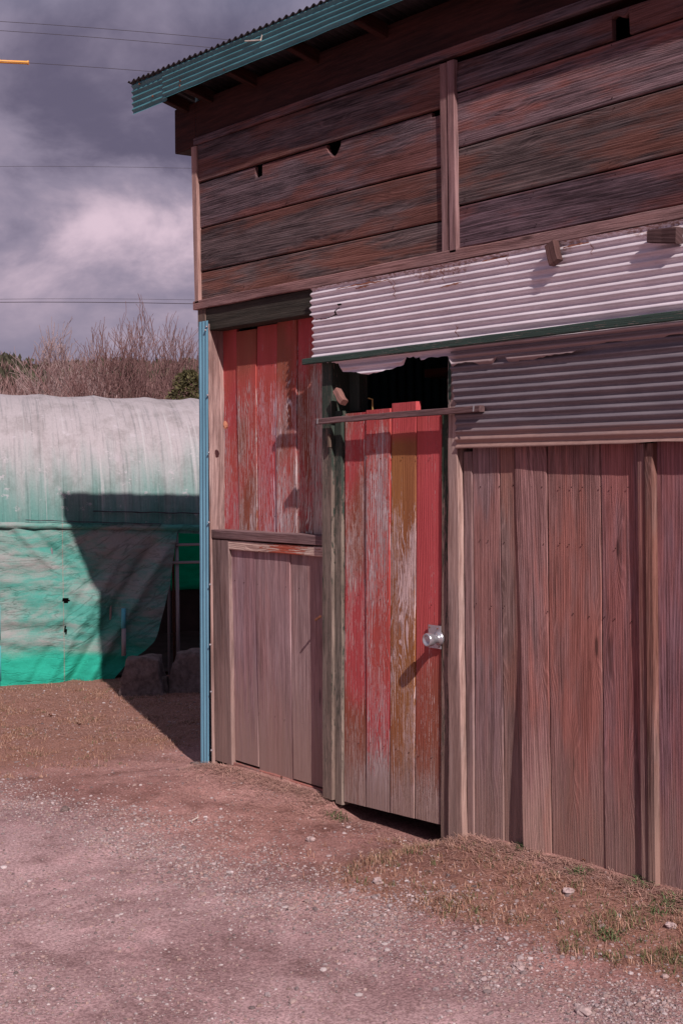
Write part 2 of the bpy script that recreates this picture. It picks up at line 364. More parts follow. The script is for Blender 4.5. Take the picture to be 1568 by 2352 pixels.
# --- blue corrugated corner flashing and side cladding
fl=MB(); us=frange(0,2.36,.06); vs=frange(0,.098,.0035)
tl=W(456,740,.03); bl_=W(460.5,1752,.03)
lean=Vector((tl[0]-bl_[0],0,tl[1]-bl_[1])); Lz=lean.length; lean.normalize()
wv=lambda s:.008*(1-abs(math.sin(3.1416*s/.034))**.6)
idx=[]
for i in range(41):
    t=i/40*Lz; row=[]
    for s in frange(0,.106,.0024):
        q=Vector((bl_[0]+.001,-.026,bl_[1]))+lean*t; s2=s*(1-.08*(1-i/40))
        row.append(fl.add((q.x+s2,q.y-.008*abs(math.sin(3.1416*s/.032))**.35+.0015*mn.noise((t*3,s*20,1)),q.z),(t,s,0)))
    idx.append(row)
for i in range(40):
    for j in range(len(idx[0])-1): fl.f.append((idx[i][j],idx[i+1][j],idx[i+1][j+1],idx[i][j+1]))
flash=fl.build('corner_flashing',M['blue'],shed,smooth=True)
for zx,zy in ((140,905),(150,1400),(150,2000),(130,315),(120,345)):
    X,Z=W((560+zx/2.94)/1.2755,(850+zy/2.94)/1.2755,.04); B=MB(); blob(B,(X,-.038,Z),.006,.006,.006,zx,.1); P('screw',B,'pipe',parent=flash)
for zx,zy in ((152,450),(153,938),(160,1320),(163,1795)):
    X,Z=W((560+zx/2.768)/1.2755,(1550+zy/2.768)/1.2755,.04); B=MB(); blob(B,(X,-.038,Z),.006,.007,.006,zx,.1); P('screw',B,'pipe',parent=flash)
def sidewall(X,name):
    B=MB(); idx=[]
    for y in frange(-.02,3.8,.012):
        zt=3.685-RM*(y+.17)
        row=[B.add((X+.007*math.sin(y*6.283/.065),max(y,.0),z),(z,y,0)) for z in (-.05,zt)]; idx.append(row)
    for a,b in zip(idx,idx[1:]): B.f.append((a[0],a[1],b[1],b[0]))
    return P(name,B,'blue',smooth=True)
sidewall(.055,'side_wall'); sidewall(5.0,'side_wall')
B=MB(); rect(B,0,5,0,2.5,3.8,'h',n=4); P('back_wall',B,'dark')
# --- corner post
tp0=W(486,760); tp1=W(513,775); bp0=W(492,1740); bp1=W(522,1755)
bp0=(bp0[0]-.013,0); tp0=(tp0[0]-.013,0); PRX=W(514,1100,-.08)[0]; bp1=(PRX,0); tp1=(PRX+.004,0)
B=MB(); plank(B,(bp0[0],.03),(tp0[0],2.34),(bp1[0],.03),(tp1[0],2.34),-.012,.10,(1.0,.95,.92),n=14,ch=.005,rough=.003); P('corner_post',B,'post')
B=MB()
for X0,X1_,z0,z1 in ((-.02,.085,-.08,.018),(.09,.27,-.07,.03)):
    bar(B,((X0+X1_)/2,-.05,(z0+z1)/2),((X0+X1_)/2,.1,(z0+z1)/2),X1_-X0,z1-z0,n=3,jit=.004,ch=.01,col=(2,2,2))
P('footing',B,'concrete')
# --- left bay: red boards above, bare boards below, mid rails between
def X_at(px,py): return W(px,py)[0]
RED=(.44,.086,.072); RED2=(.47,.080,.084); BRN=(.28,.088,.055); OCH=(.32,.135,.05)
def mixc(a,b,t): return tuple(a[i]+(b[i]-a[i])*t for i in range(3))
YR=.080
B=MB()
top=[(506,790),(545,790),(591,790),(637,790),(683,790),(728,790),(752,790)]
bot=[(515,1225),(549,1225),(591,1225),(636,1228),(683,1231),(723,1235),(752,1238)]
topz=[2.31,2.29,2.30,2.32,2.33,2.29]
colp=[(RED,RED2,.80),(BRN,RED,.74),(RED,RED2,.70),(RED,BRN,.66),(BRN,RED2,.62),(RED2,RED,.42)]
for i in range(6):
    a0=(W(*bot[i],-YR)[0],1.235); a1=(W(*top[i],-YR)[0],topz[i]); b0=(W(*bot[i+1],-YR)[0],1.235); b1=(W(*top[i+1],-YR)[0],topz[i])
    cA,cB,am=colp[i]; sd=i*7.3
    def pf(t,s,cA=cA,cB=cB,am=am,sd=sd):
        n=mn.noise((t*4,s*1.2,sd)); q=sstep(-.25,.25,n)
        a=am-.09+.49*sstep(.60,.92,t)-.14*sstep(.30,.0,t)+.12*mn.noise((t*6,s,sd+5))-.10*sstep(.8,1,s)
        return mixc(cA,cB,q)+(max(0.,min(1.1,a)),)
    plank(B,(a0[0]+.002,a0[1]),(a1[0]+.002,a1[1]),(b0[0]-.002,b0[1]),(b1[0]-.002,b1[1]),YR-(.004 if i%2 else 0),.018,(1,1,1),paint=pf,n=22,bow=lambda t,s,i=i:.003*math.sin(t*4+i))
for z_ in (1.34,2.1): nails(B,.32,1.18,z_,YR-.006,.11,.015)
P('red_boards',B,'painted')
B=MB(); rect(B,PRX,1.215,1.215,1.262,-.002,'h',th=.10,col=(.62,.55,.52),n=10,rough=.003); P('mid_rail',B,'post')
def railp(t,s): return (.42,.10,.06,.62*math.exp(-((t-.62)/.2)**2)+.4*sstep(.85,1,t))
B=MB(); rect(B,PRX+.035,1.215,1.163,1.208,.004,'h',th=.04,col=(1.1,.95,.92),paint=railp,n=20,rough=.003); P('mid_rail',B,'painted')
B=MB()
bx=[(524,1500),(590,1500),(669,1500),(752,1500)]
for i in range(3):
    x0=W(*bx[i],-.02)[0]+.002; x1=W(*bx[i+1],-.02)[0]-.002; zb=(.075,.06,.07)[i]
    plank(B,(x0,zb),(x0-.004,1.17),(x1,zb),(x1-.002,1.17),.022,.018,[(.94,.9,.92),(.98,.95,.97),(1,.95,.95)][i],n=16,bow=lambda t,s,i=i:.003*math.sin(t*4+i*2))
for z_ in (1.0,.35): nails(B,.33,1.16,z_,.020,.12,.02)
P('lower_boards',B,'lower')
B=MB(); plank(B,(PRX,.05),(PRX,1.21),(X_at(525,1250)+.0,.05),(X_at(524,1250),1.21),.002,.03,(.72,.66,.66),n=8); P('edge_batten',B,'post')
B=MB(); rect(B,.28,1.22,-.02,.062,.012,'h',th=.05,col=(.9,.7,.65),paint=lambda t,s:(.36,.07,.05,.5),n=12,rough=.004); P('base_board',B,'post')
# --- door jambs and door
def v4(B,l0,l1,r0,r1,yf,**k):   # vertical member from pixel-read corner points on the facade
    plank(B,l0,l1,r0,r1,yf,**k)
GRN=(.040,.056,.044)
j0=(W(754,1840)[0],.045); j1=(W(752,835)[0],2.085)
B=MB(); plank(B,j0,j1,(W(776,1840)[0],.045),(W(775,835)[0],2.085),-.034,.10,(.95,.97,.85),n=24,paint=lambda t,s:GRN+(.12+.68*sstep(.62,.95,t),),rough=.003); P('door_jamb',B,'grey')
B=MB(); plank(B,(W(776,1840)[0]+.002,.03),(W(775,945)[0]+.002,1.84),(W(793,1845)[0]-.003,.03),(W(792,945)[0]-.003,1.84),-.018,.05,(1.05,1.0,.92),n=20,paint=lambda t,s:GRN+(.16+.6*sstep(.6,.95,t),)); P('door_jamb',B,'grey')
B=MB(); plank(B,(W(778,930)[0],1.84),(W(776,850)[0],2.07),(W(800,930)[0],1.84),(W(800,850)[0],2.07),.06,.05,(.6,.6,.6),n=4,paint=lambda t,s:GRN+(.8,)); P('inner_jamb',B,'grey')
door=None
dB=MB()
dx=[(794,1500),(846.5,1500),(902.5,1500),(960,1500),(1019,1500)]
dt=[(794,960),(846,960),(903,960),(961,960),(1020,960)]
db=[(792,1850),(845,1860),(900,1870),(957,1885),(1017,1900)]
ztop=[1.826,1.835,1.858,1.815]
def dp(i):
    sd=i*11.1
    def f(t,s):
        n=mn.noise((t*3.2,s*.8,sd)); q=sstep(-.2,.25,n)
        if i==0: c=mixc(RED2,BRN,q); a=.68-.20*math.exp(-((t-.62)/.12)**2)+.12*mn.noise((t*7,s*2,sd))
        elif i==1: c=mixc(RED2,RED,q); a=.50+.45*sstep(.93,1,t)+.12*mn.noise((t*6,s*2,sd))+.15*math.exp(-((t-.42)/.2)**2)-.15*math.exp(-((t-.8)/.1)**2)+.1*sstep(.75,1,s)
        elif i==2: c=mixc(OCH,mixc(OCH,BRN,.4),q); a=.62+.45*sstep(.70,.80,t)-.34*math.exp(-((t-.58)/.1)**2)+.1*mn.noise((t*7,s*2,sd))
        else: c=mixc(RED2,RED,q*.5) if t>.42 else mixc(RED2,BRN,sstep(.5,.3,t)*.8+.2*q); a=1.0-.30*sstep(.5,.25,t)+.1*mn.noise((t*7,s*2,sd))
        if i==2 and t>.93: c=RED2
        a-=.50*sstep(.16,.03,t)
        return tuple(c)+(max(0,a),)
    return f
door_e=None
for i in range(4):
    zb=W(*db[i])[1]; zb2=W(*db[i+1])[1]
    zb=(.047+.085*0)+.008*i
    a0=(W(*db[i])[0]+.0022,zb); b0=(W(*db[i+1])[0]-.0022,zb+.006)
    a1=(W(*dt[i])[0]+.0022,ztop[i]); b1=(W(*dt[i+1])[0]-.0022,ztop[i]+.002)
    plank(dB,a0,a1,b0,b1,-.012-.0015*(i%2)+.004*(i==0),.025,(1,1,1),paint=dp(i),n=30,ch=.0035,bow=lambda t,s,i=i:.0025*math.sin(t*3+i*2))
for z_ in (.35,1.0,1.62): nails(dB,1.37,2.03,z_,-.016,.085,.01)
door=P('door',dB,'painted'); door['label']='red plank door with one ochre board'
B=MB(); plank(B,(W(1019,1895)[0]+.003,.03),(W(1023,955)[0],1.81),(W(1043,1910)[0],.03),(W(1040,955)[0],1.81),-.022,.035,(1.15,1.08,.98),n=24,paint=lambda t,s:(.028,.045,.03)+(.30+.5*sstep(.55,.95,t)+.15*mn.noise((t*9,s,3))-.3*sstep(.3,.1,t),),rough=.003); P('stile',B,'grey',parent=door)
X,Z=W(1002,1462,.014)
B=MB(); plank(B,(X-.040,Z-.048),(X-.040,Z+.048),(X+.040,Z-.048),(X+.040,Z+.048),-.026,.006,(1,1,1),n=2,ch=.001); plate=P('lock_plate',B,'steel',parent=door)
kx,kz=W(1007,1466,.03)
def lathe(B,c,ax,prof,n=20):
    ax=Vector(ax).normalized(); a=ax.cross(Vector((0,0,1))).normalized(); b=a.cross(ax); idx=[]
    for (r,h) in prof: idx.append([B.add(Vector(c)+ax*h+(a*math.cos(6.2832*k/n)+b*math.sin(6.2832*k/n))*r,(h,k,0)) for k in range(n)])
    for r,q in zip(idx,idx[1:]):
        for k in range(n): B.f.append((r[k],r[(k+1)%n],q[(k+1)%n],q[k]))
    B.f.append(tuple(idx[-1]))
B=MB(); lathe(B,(kx,-.026,kz),(0,-1,-.03),[(.030,0),(.031,.006),(.024,.012),(.019,.018),(.0185,.028),(.022,.037),(.0265,.044),(.0285,.054),(.0285,.064),(.027,.070),(.024,.0725),(.021,.071),(.018,.066),(.012,.064)],24); P('knob',B,'steel',parent=door,smooth=True)
for sx,sz in ((-.03,.038),(.022,.036),(-.03,-.04),(.03,-.04)):
    B=MB(); blob(B,(X+sx,-.027,Z+sz),.0035,.003,.0035,1,.1); P('screw',B,'rustiron',parent=door)
B=MB(); a=W(735,968,.05); b=W(1110,938,.05)
bar(B,(a[0],-.066,a[1]),(b[0],-.058,b[1]),.030,.026,up=(0,0,1),n=12,col=(.5,.42,.42),ch=.002,jit=.0015); lb=P('latch_bar',B,'post')
for q in (a,b):
    B=MB(); k=.03 if q is a else -.02; tube(B,[(q[0]+k,-.085,q[1]+.012),(q[0]+k,-.088,q[1]-.012)],.003,6); P('nail',B,'pipe',parent=lb)
# right door post
B=MB(); plank(B,(W(1044,1912)[0],.04),(W(1042,830)[0],2.08),(W(1076,1912)[0],.04),(W(1057,830)[0]+.012,2.08),-.036,.10,(1.12,1.05,1.02),n=30,rough=.007,paint=lambda t,s:(.02,.045,.035)+(.75*sstep(.86,.9,t)*sstep(.75,.35,s),)); P('door_jamb',B,'post')
B=MB(); plank(B,(W(1076,1912)[0]+.002,.05),(W(1067,1040)[0],1.64),(W(1091,1915)[0],.05),(W(1086,1040)[0],1.64),-.010,.03,(.9,.8,.8),n=14); P('edge_batten',B,'post')
# --- right bay boards
B=MB()
ub=[1087,1149,1183,1256,1378,1470]; yb=1090
lbx=[1092,1158,1216,1268,1391,1480]
cl=[(1,.98,1.02),(1,.9,.92),(1.08,.98,.97),(1.02,.86,.86),(.98,.82,.82)]
for i in range(5):
    a1=(W(ub[i],yb)[0],1.68); b1=(W(ub[i+1],yb)[0],1.68); yb2=1930+(i)*20
    a0=(W(lbx[i],yb2)[0],.075+.006*i); b0=(W(lbx[i+1],yb2)[0],.075+.006*i)
    bow=None; yf=-.004
    if i==2: bow=lambda t,s:-.028*sstep(.55,.0,t)*(1-s)-.007*(1-s); 
    mida=None
    plank(B,(a0[0]+.002,a0[1]),(a1[0]+.002,a1[1]),(b0[0]-.002,b0[1]),(b1[0]-.002,b1[1]),yf+.002*(i%2),.016,cl[i],n=26,bow=bow or (lambda t,s,i=i:.003*math.sin(t*4+i)))
for z_ in (1.50,1.28,1.02): nails(B,2.26,3.12,z_,-.0065,.075,.02)
P('lower_boards',B,'redwood')
B=MB()
xs=[W(1508,1090)[0]-.02,3.55,3.85,4.2,4.6,5.0]
for i in range(5):
    plank(B,(xs[i]+.002,.1),(xs[i]+.002,1.68),(xs[i+1]-.002,.1),(xs[i+1]-.002,1.68),-.002,.016,(.82,.78,.86),n=14)
P('lower_boards',B,'redwood')
B=MB(); plank(B,(W(1480,2015)[0],.09),(W(1470,1030)[0],1.655),(W(1497,2025)[0],.09),(W(1488,1030)[0],1.655),-.020,.03,(.75,.68,.68),n=12); P('batten',B,'redwood')
B=MB(); plank(B,(W(1498,2025)[0],.08),(W(1489.5,1030)[0],1.655),(W(1516,2035)[0],.08),(W(1508,1030)[0],1.655),-.026,.03,(.72,.66,.66),n=12); P('batten',B,'redwood')
B=MB(); rect(B,2.19,5.0,.0,.085,.01,'h',th=.05,col=(.7,.65,.65),n=20,rough=.004); P('base_board',B,'grey')
# backing so no daylight leaks
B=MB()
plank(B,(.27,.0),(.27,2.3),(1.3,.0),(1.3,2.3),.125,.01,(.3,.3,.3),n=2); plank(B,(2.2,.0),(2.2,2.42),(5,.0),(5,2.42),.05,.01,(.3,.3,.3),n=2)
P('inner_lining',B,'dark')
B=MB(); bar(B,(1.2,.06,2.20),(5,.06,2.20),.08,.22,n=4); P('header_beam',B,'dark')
# --- corrugated upper sheet
uL=1.150; sheet=MB()
def zbot(a):   # ragged rusted lower edge, by distance along the sheet
    X=uL+a
    r=.010*mn.noise((X*9,2,0))+.008*mn.noise((X*45,5,0))+.004*mn.noise((X*130,5,0))
    if X<1.38: d=.36-.02*sstep(1.38,1.15,X)
    elif X<1.86: d=.395+.03*math.sin((X-1.38)/.48*3.14)
    elif X<1.96: d=.372
    elif X<2.15: d=.385
    elif X<2.42: d=.428+.008*math.sin(X*19)
    elif X<2.48: d=.405
    elif X<2.95: d=.432-.022*sstep(2.6,2.95,X)
    elif X<3.1: d=.395
    else: d=.41-.02*sstep(3.1,3.4,X)
    return d+r
def cutf(a,b): return min(b,zbot(a))
crack=[(765,733),(778,728),(788,722),(790,712),(797,703),(800,697)]
ck=[(W(x,y)[0]-uL,2.418-W(x,y)[1]) for x,y in [(738,735)]+crack]
def skp(a,b):
    for i,(p,q) in enumerate(zip(ck,ck[1:])):
        d=Vector((q[0]-p[0],q[1]-p[1])); L2=d.length_squared; t=max(0,min(1,((a-p[0])*d.x+(b-p[1])*d.y)/L2))
        w=.0028 if i!=3 else .006
        if math.hypot(a-p[0]-d.x*t,b-p[1]-d.y*t)<w: return True
    return False
def shp(a,b):
    if b>.125 and a<.06: return a+(.020)*(1-a/.06)
    return a
us=frange(0,.22,.0035)+frange(.25,3.85,.022)
corr(sheet,(uL,-.036,2.418),(1,0,0),(0,-.035,-1),(0,-1,.0),us,frange(0,.50,.0026),.0325,.0068,cut=cutf,shape=shp,skip=skp,phase=2.2)
sh=P('corrugated_sheet',sheet,'galv',smooth=True); sh['label']='pale galvanised corrugated sheet with ragged lower edge'
# green batten under it
B=MB(); plank(B,(1.125,2.062),(5,2.075),(1.125,2.090),(5,2.112),-.078,.018,(1,1,1),n=30,paint=lambda t,s:(.040,.068,.056,.86+.15*mn.noise((t*30,0,3))),rough=.0015,bow=lambda t,s:.004*math.sin(t*9)); P('green_batten',B,'grey')
# lower dark sheet
B=MB(); uL2=2.172
corr(B,(uL2,-.041,2.085),(1,0,0),(0,0,-1),(0,-1,0),frange(0,2.8,.03),frange(0,.44,.003),.0325,.0052,cut=lambda a,b:min(b,.432+.004*mn.noise((a*6,0,1))-.006*sstep(.3,1.2,a)),shape=lambda a,b:a+(.006*mn.noise((b*25,1,1))-.02*sstep(.3,.1,b) if a<.03 else 0),phase=.8)
sh2=P('corrugated_sheet',B,'oldgalv',smooth=True); sh2['label']='dark grey corrugated sheet rusted along its bottom'
# offcuts nailed on the pale sheet, rust runs, dents
B=MB(); a=W(1266,560,.06); b=W(1280,604,.06); bar(B,(a[0],-.062,a[1]),(b[0],-.07,b[1]),.052,.03,up=(0,-1,0),n=3,col=(.35,.25,.23),jit=.002); P('wood_offcut',B,'post')
B=MB(); a=W(1492,543,.06); b=W(1560,536,.06); bar(B,(a[0],-.062,a[1]-.004),(b[0],-.062,b[1]-.004),.045,.03,up=(0,-1,0),n=4,col=(.25,.2,.2),jit=.003,taper=1.25); P('wood_offcut',B,'post')
B=MB(); a=W(772,898,.05); b=W(790,922,.05); bar(B,(a[0],-.045,a[1]),(b[0],-.05,b[1]-.005),.03,.035,up=(0,-1,.3),n=3,col=(.85,.6,.5),jit=.002); P('wood_offcut',B,'post')
def rustmark(px0,py0,px1,py1,w,y=-.046):
    a=W(px0,py0,.05);b=W(px1,py1,.05); B=MB(); n=14; idx=[]
    dx_,dz_=b[0]-a[0],b[1]-a[1]; L=math.hypot(dx_,dz_); nx,nz=-dz_/L,dx_/L
    for i in range(n+1):
        t=i/n; ww=w*(.35+.65*abs(math.sin(t*9+px0)))*(math.sin(3.14*min(1,max(.02,t)))**.4)
        X=a[0]+dx_*t+nx*.004*mn.noise((t*9,px0,0)); Z=a[1]+dz_*t+nz*.004*mn.noise((t*9,px0,0))
        d=2.418-Z; base=-.036-.035*d-.0068*max(-1,math.sin(6.283*d/.0325+2.2))-.0045
        idx.append((B.add((X-nx*ww,base,Z-nz*ww),(t,0,0)),B.add((X+nx*ww,base,Z+nz*ww),(t,1,0))))
    for p,q in zip(idx,idx[1:]): B.f.append((p[0],q[0],q[1],p[1]))
    return P('rust_streak',B,'rust',parent=sh)
t=NT('orange_rust',.9,.1); nz_=t.noise(t.pos(),90,4,.7); t.color(t.mix(nz_,(.20,.07,.05),(.36,.17,.12))); M['rust']=t.m
for q in ((770,664,858,645,.004),(812,663,845,655,.005),(900,640,904,690,.0028),(890,644,896,660,.0022),(1010,612,1016,650,.0022),(1010,660,1060,648,.004),(1160,582,1163,612,.0022),(1353,557,1356,586,.0022),(1290,568,1350,556,.005),(1100,600,1160,585,.004),(1046,748,1050,775,.003),(820,655,900,641,.003)):
    rustmark(*q)
# bits inside the dark opening
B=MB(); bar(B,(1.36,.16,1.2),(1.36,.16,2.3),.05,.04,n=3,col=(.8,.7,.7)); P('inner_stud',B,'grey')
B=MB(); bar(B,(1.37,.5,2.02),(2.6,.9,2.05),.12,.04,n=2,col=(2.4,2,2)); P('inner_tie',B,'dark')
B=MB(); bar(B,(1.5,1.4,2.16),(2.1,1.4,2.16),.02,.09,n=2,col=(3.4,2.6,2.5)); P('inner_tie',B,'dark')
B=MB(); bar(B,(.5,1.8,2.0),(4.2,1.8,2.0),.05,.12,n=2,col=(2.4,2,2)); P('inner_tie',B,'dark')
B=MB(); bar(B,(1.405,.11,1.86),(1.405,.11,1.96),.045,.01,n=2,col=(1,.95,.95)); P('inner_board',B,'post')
a=W(850,940,.0); B=MB(); tube(B,[(a[0]+.005,.01,a[1]-.01),(a[0]+.005,.01,a[1]+.045),(a[0]-.012,.0,a[1]+.05)],.004,5); P('hook',B,'hook')
# knot burl on the corner post, hasp, string knot
a=W(514,976,.03); B=MB(); blob(B,(a[0],-.02,a[1]),.010,.014,.02,3,.5); P('broken_branch_stub',B,'leaf')
a=W(757,1012,.05); B=MB(); bar(B,(a[0],-.05,a[1]-.03),(a[0]-.006,-.05,a[1]+.03),.018,.012,up=(0,-1,0),n=2,col=(1.1,1,.8)); P('turn_catch',B,'grey')
a=W(742,1415,.02); B=MB(); tube(B,[(a[0]-.005,-.03,a[1]),(a[0]-.03,-.045,a[1]-.02)],.006,6); P('nail',B,'rustiron')
# ================================================================== GROUND
SUNH=Vector((-.955,.297)); EL=math.radians(37.4)
gband=[G(-200,1800),G(100,1850),G(350,1920),G(650,2040),G(900,2120),G(1200,2230),G(1568,2360)]
def dband(x,y):
    best=999; sgn=1
    for p,q in zip(gband,gband[1:]):
        dx_,dy_=q[0]-p[0],q[1]-p[1]; L2=dx_*dx_+dy_*dy_; t=max(0,min(1,((x-p[0])*dx_+(y-p[1])*dy_)/L2))
        d=math.hypot(x-p[0]-dx_*t,y-p[1]-dy_*t)
        if d<best: best=d; sgn=(dx_*(y-p[1])-dy_*(x-p[0]))
    return best if sgn>0 else -best      # >0: on the shed side
def interp(tab,x):
    if x<=tab[0][0]: return tab[0][1]
    for (a,va),(b,vb) in zip(tab,tab[1:]):
        if x<=b: return va+(vb-va)*(x-a)/(b-a)
    return tab[-1][1]
base_tab=[(-1.0,.0),(-.1,.0),(.25,.035),(.6,.055),(1.1,.062),(1.27,.035),(1.4,.0),(1.9,-.005),(2.08,.03),(2.2,.075),(2.6,.088),(3.3,.105),(5.5,.12)]
def gz(x,y):
    e=math.exp(-max(0,-y)/.55) if y<0 else (1 if y<.3 else math.exp(-(y-.3)/.6))
    z=interp(base_tab,x)*e*(1 if x>-.6 else math.exp(-(-.6-x)/.5))
    z+=.012*mn.noise((x*1.3,y*1.3,0))+.006*mn.noise((x*4,y*4,5))+.003*mn.noise((x*14,y*14,2))
    d=dband(x,y) if abs(x)<8 and abs(y)<8 else 5
    z-=.02*sstep(-.1,-.9,d)
    if 1.25<x<2.15 and y>-.25: z-=.018*sstep(-.25,-.02,y)
    return z
def zones(x,y):
    d=dband(x,y); n=mn.noise((x*1.1,y*1.1,7)); n2=mn.noise((x*3.2,y*3.2,4))
    gravel=math.exp(-((d+.05)/(.26+.14*n))**2)*(.42+1.1*max(0,n2+.25))
    gravel=max(gravel,.38*sstep(.6,-2.6,d+.9*n)*sstep(-.2,.3,n2+.1))
    # dry grass: by the greenhouse side and the lower right bank
    gl=sstep(.0,-.9,x)*sstep(.18,.5,d+.15*n)*.8
    gr=sstep(1.75,2.6,x+.3*n+.25*(y+1))*sstep(.02,.26,d+.12*n)*sstep(.05,-.25,y+.1*n2)
    return min(1,gravel),max(0,min(1,max(gl,gr)))
def axis(lo,a,b,hi,st):
    out=frange(a,b,st); s=st; x=b
    while x<hi: s*=1.25; x+=s; out.append(x)
    s=st; x=a; pre=[]
    while x>lo: s*=1.25; x-=s; pre.append(x)
    return list(reversed(pre))+out
xs=axis(-220,-4.4,4.6,60,.04); ys=axis(-60,-2.8,2.2,220,.04)
gb=MB(); idx=[]
for x in xs:
    row=[]
    for y in ys:
        near=(-8<x<8 and -8<y<8)
        z=gz(x,y) if near else 0
        ga,gs=zones(x,y) if near else (0,.8)
        er_=sstep(-.5,.42,dband(x,y)) if near else 1
        row.append(gb.add((x,y,z),(x,y,0),(ga,gs,er_,1)))
    idx.append(row)
for i in range(len(xs)-1):
    for j in range(len(ys)-1): gb.f.append((idx[i][j],idx[i+1][j],idx[i+1][j+1],idx[i][j+1]))
t=NT('dusty_ground',.95,.1); pz=t.pos(); zn=t.sep(t.attr('col','Color'))
a1=t.noise(pz,1.6,6,.62); a2=t.noise(pz,14,6,.7); a3=t.noise(pz,90,4,.75); a4=t.noise(pz,5,5,.65)
c=t.mix(t.mr(a1,.35,.65),(.262,.186,.182),(.362,.272,.268))
earth=t.mr(t.math('ADD',zn[2],t.math('MULTIPLY',t.math('SUBTRACT',a1,.5),1.5)),.1,.95)
c=t.mix(earth,c,t.mix(t.mr(a1,.35,.65),(.205,.118,.098),(.315,.195,.17)))
c=t.mix(t.mr(a4,.52,.7,0,.6),c,t.mix(1.,c,(1.45,1.40,1.42),'MULTIPLY'))
a5=t.noise(pz,.9,5,.7,.6); c=t.mix(t.mr(a5,.46,.62,0,.6),c,t.mix(1.,c,(.66,.60,.60),'MULTIPLY'))
c=t.mix(t.mr(a4,.50,.3,0,.7),c,t.mix(1.,c,(.55,.50,.48),'MULTIPLY'))
gsm=t.mr(t.math('ADD',zn[1],t.math('MULTIPLY',t.math('SUBTRACT',a2,.5),.9)),.25,.75)
c=t.mix(gsm,c,t.mix(a2,(.135,.072,.054),(.28,.165,.125)))
vv=t.vor(pz,75); vc=t.sep(t.vor(pz,75,1))
grm=t.math('MULTIPLY',t.mr(vc[0],.45,.5),t.mr(vv,.5,.35))
grm=t.math('MULTIPLY',grm,t.mr(t.math('ADD',zn[0],t.math('MULTIPLY',t.math('SUBTRACT',a2,.5),.8)),.1,.5,.12,.85))
c=t.mix(grm,c,t.mix(vc[1],(.15,.11,.11),(.36,.28,.285)))
c=t.mix(t.mr(a3,.35,.7,0,.45),t.mix(.35,c,(.1,.05,.045)),c) if False else t.mix(1.,c,t.mix(t.mr(a3,.38,.62),(.66,.63,.63),(1.2,1.2,1.2)),'MULTIPLY')
# darker patch in front of the door
px=t.sep(pz)
gx,gy=G(930,1985)
dd=t.math('SQRT',t.math('ADD',t.math('POWER',t.math('MULTIPLY',t.math('SUBTRACT',px[0],gx),1.3),2),t.math('POWER',t.math('MULTIPLY',t.math('SUBTRACT',px[1],gy),2.4),2)))
c=t.mix(t.mr(t.math('ADD',dd,t.math('MULTIPLY',t.math('SUBTRACT',a2,.5),1.1)),.75,.15,0,.6),c,(.10,.052,.045))
t.color(t.mix(1.,c,(1.27,1.13,1.16),'MULTIPLY'))
t.bump(t.math('ADD',t.math('ADD',t.math('MULTIPLY',a2,.5),t.math('MULTIPLY',a3,.35)),t.math('MULTIPLY',t.math('MULTIPLY',t.math('SUBTRACT',.5,vv),grm),.9)),.9,.012)
M['ground']=t.m
tag(gb.build('ground',M['ground'],None,smooth=True),kind='structure')
# loose gravel: nobody could count it
def vcmat(name,rough=.9,scale=60):
    t=NT(name,rough,.15); n=t.noise(t.pos(),scale,3,.6); t.color(t.mix(1.,t.attr('col','Color'),t.mix(n,(.7,.7,.7),(1.2,1.2,1.2)),'MULTIPLY')); return t.m
M['vc']=vcmat('stone_chips'); M['vcg']=vcmat('dry_grass_blades',.8,20)
ph=(1+5**.5)/2
ico=[Vector(v).normalized() for v in ((-1,ph,0),(1,ph,0),(-1,-ph,0),(1,-ph,0),(0,-1,ph),(0,1,ph),(0,-1,-ph),(0,1,-ph),(ph,0,-1),(ph,0,1),(-ph,0,-1),(-ph,0,1))]
icf=((0,11,5),(0,5,1),(0,1,7),(0,7,10),(0,10,11),(1,5,9),(5,11,4),(11,10,2),(10,7,6),(7,1,8),(3,9,4),(3,4,2),(3,2,6),(3,6,8),(3,8,9),(4,9,5),(2,4,11),(6,2,10),(8,6,7),(9,8,1))
def pebble(B,x,y,z,r,col):
    a=uni(0,6.28); ca,sa=math.cos(a),math.sin(a); sx,sy,sz=uni(.7,1.3),uni(.6,1.1),uni(.45,.8); o=len(B.v)
    for v in ico:
        k=uni(.8,1.15); X=v.x*sx*k*r; Y=v.y*sy*k*r; Z=v.z*sz*k*r
        B.add((x+X*ca-Y*sa,y+X*sa+Y*ca,z+Z),(0,0,0),col)
    for f in icf: B.f.append((f[0]+o,f[1]+o,f[2]+o))
def insight(x,y):
    v=(x-CX,y-CY); w=v[0]*fw[0]+v[1]*fw[1]; return w>3.4 and w<11.5 and -.26*w<v[0]*rt[0]+v[1]*rt[1]<.26*w
B=MB(); n=0; tries=0
pal=[(.36,.28,.28),(.29,.225,.23),(.40,.31,.31),(.36,.24,.215),(.38,.26,.24),(.20,.15,.15),(.48,.40,.40),(.31,.21,.195),(.37,.265,.25)]
while n<30000 and tries<400000:
    tries+=1; w=uni(3.6,10.5); 
    u_=uni(-.25,.26)*w; x=CX+fw[0]*w+rt[0]*u_; y=CY+fw[1]*w+rt[1]*u_
    if y>-.03 and x>-.05: continue
    ga,gs=zones(x,y)
    if rnd()>ga*1.0+.06: continue
    r=.0020+.0050*rnd()**2.6+(.009*rnd() if rnd()<.05 else 0)
    c=random.choice(pal); k=uni(.7,1.1); pebble(B,x,y,gz(x,y)+r*.15,r,(c[0]*k,c[1]*k,c[2]*k)); n+=1
tag(B.build('gravel',M['vc'],None),'grey and pink stone chips scattered over the dirt track','gravel',kind='stuff')
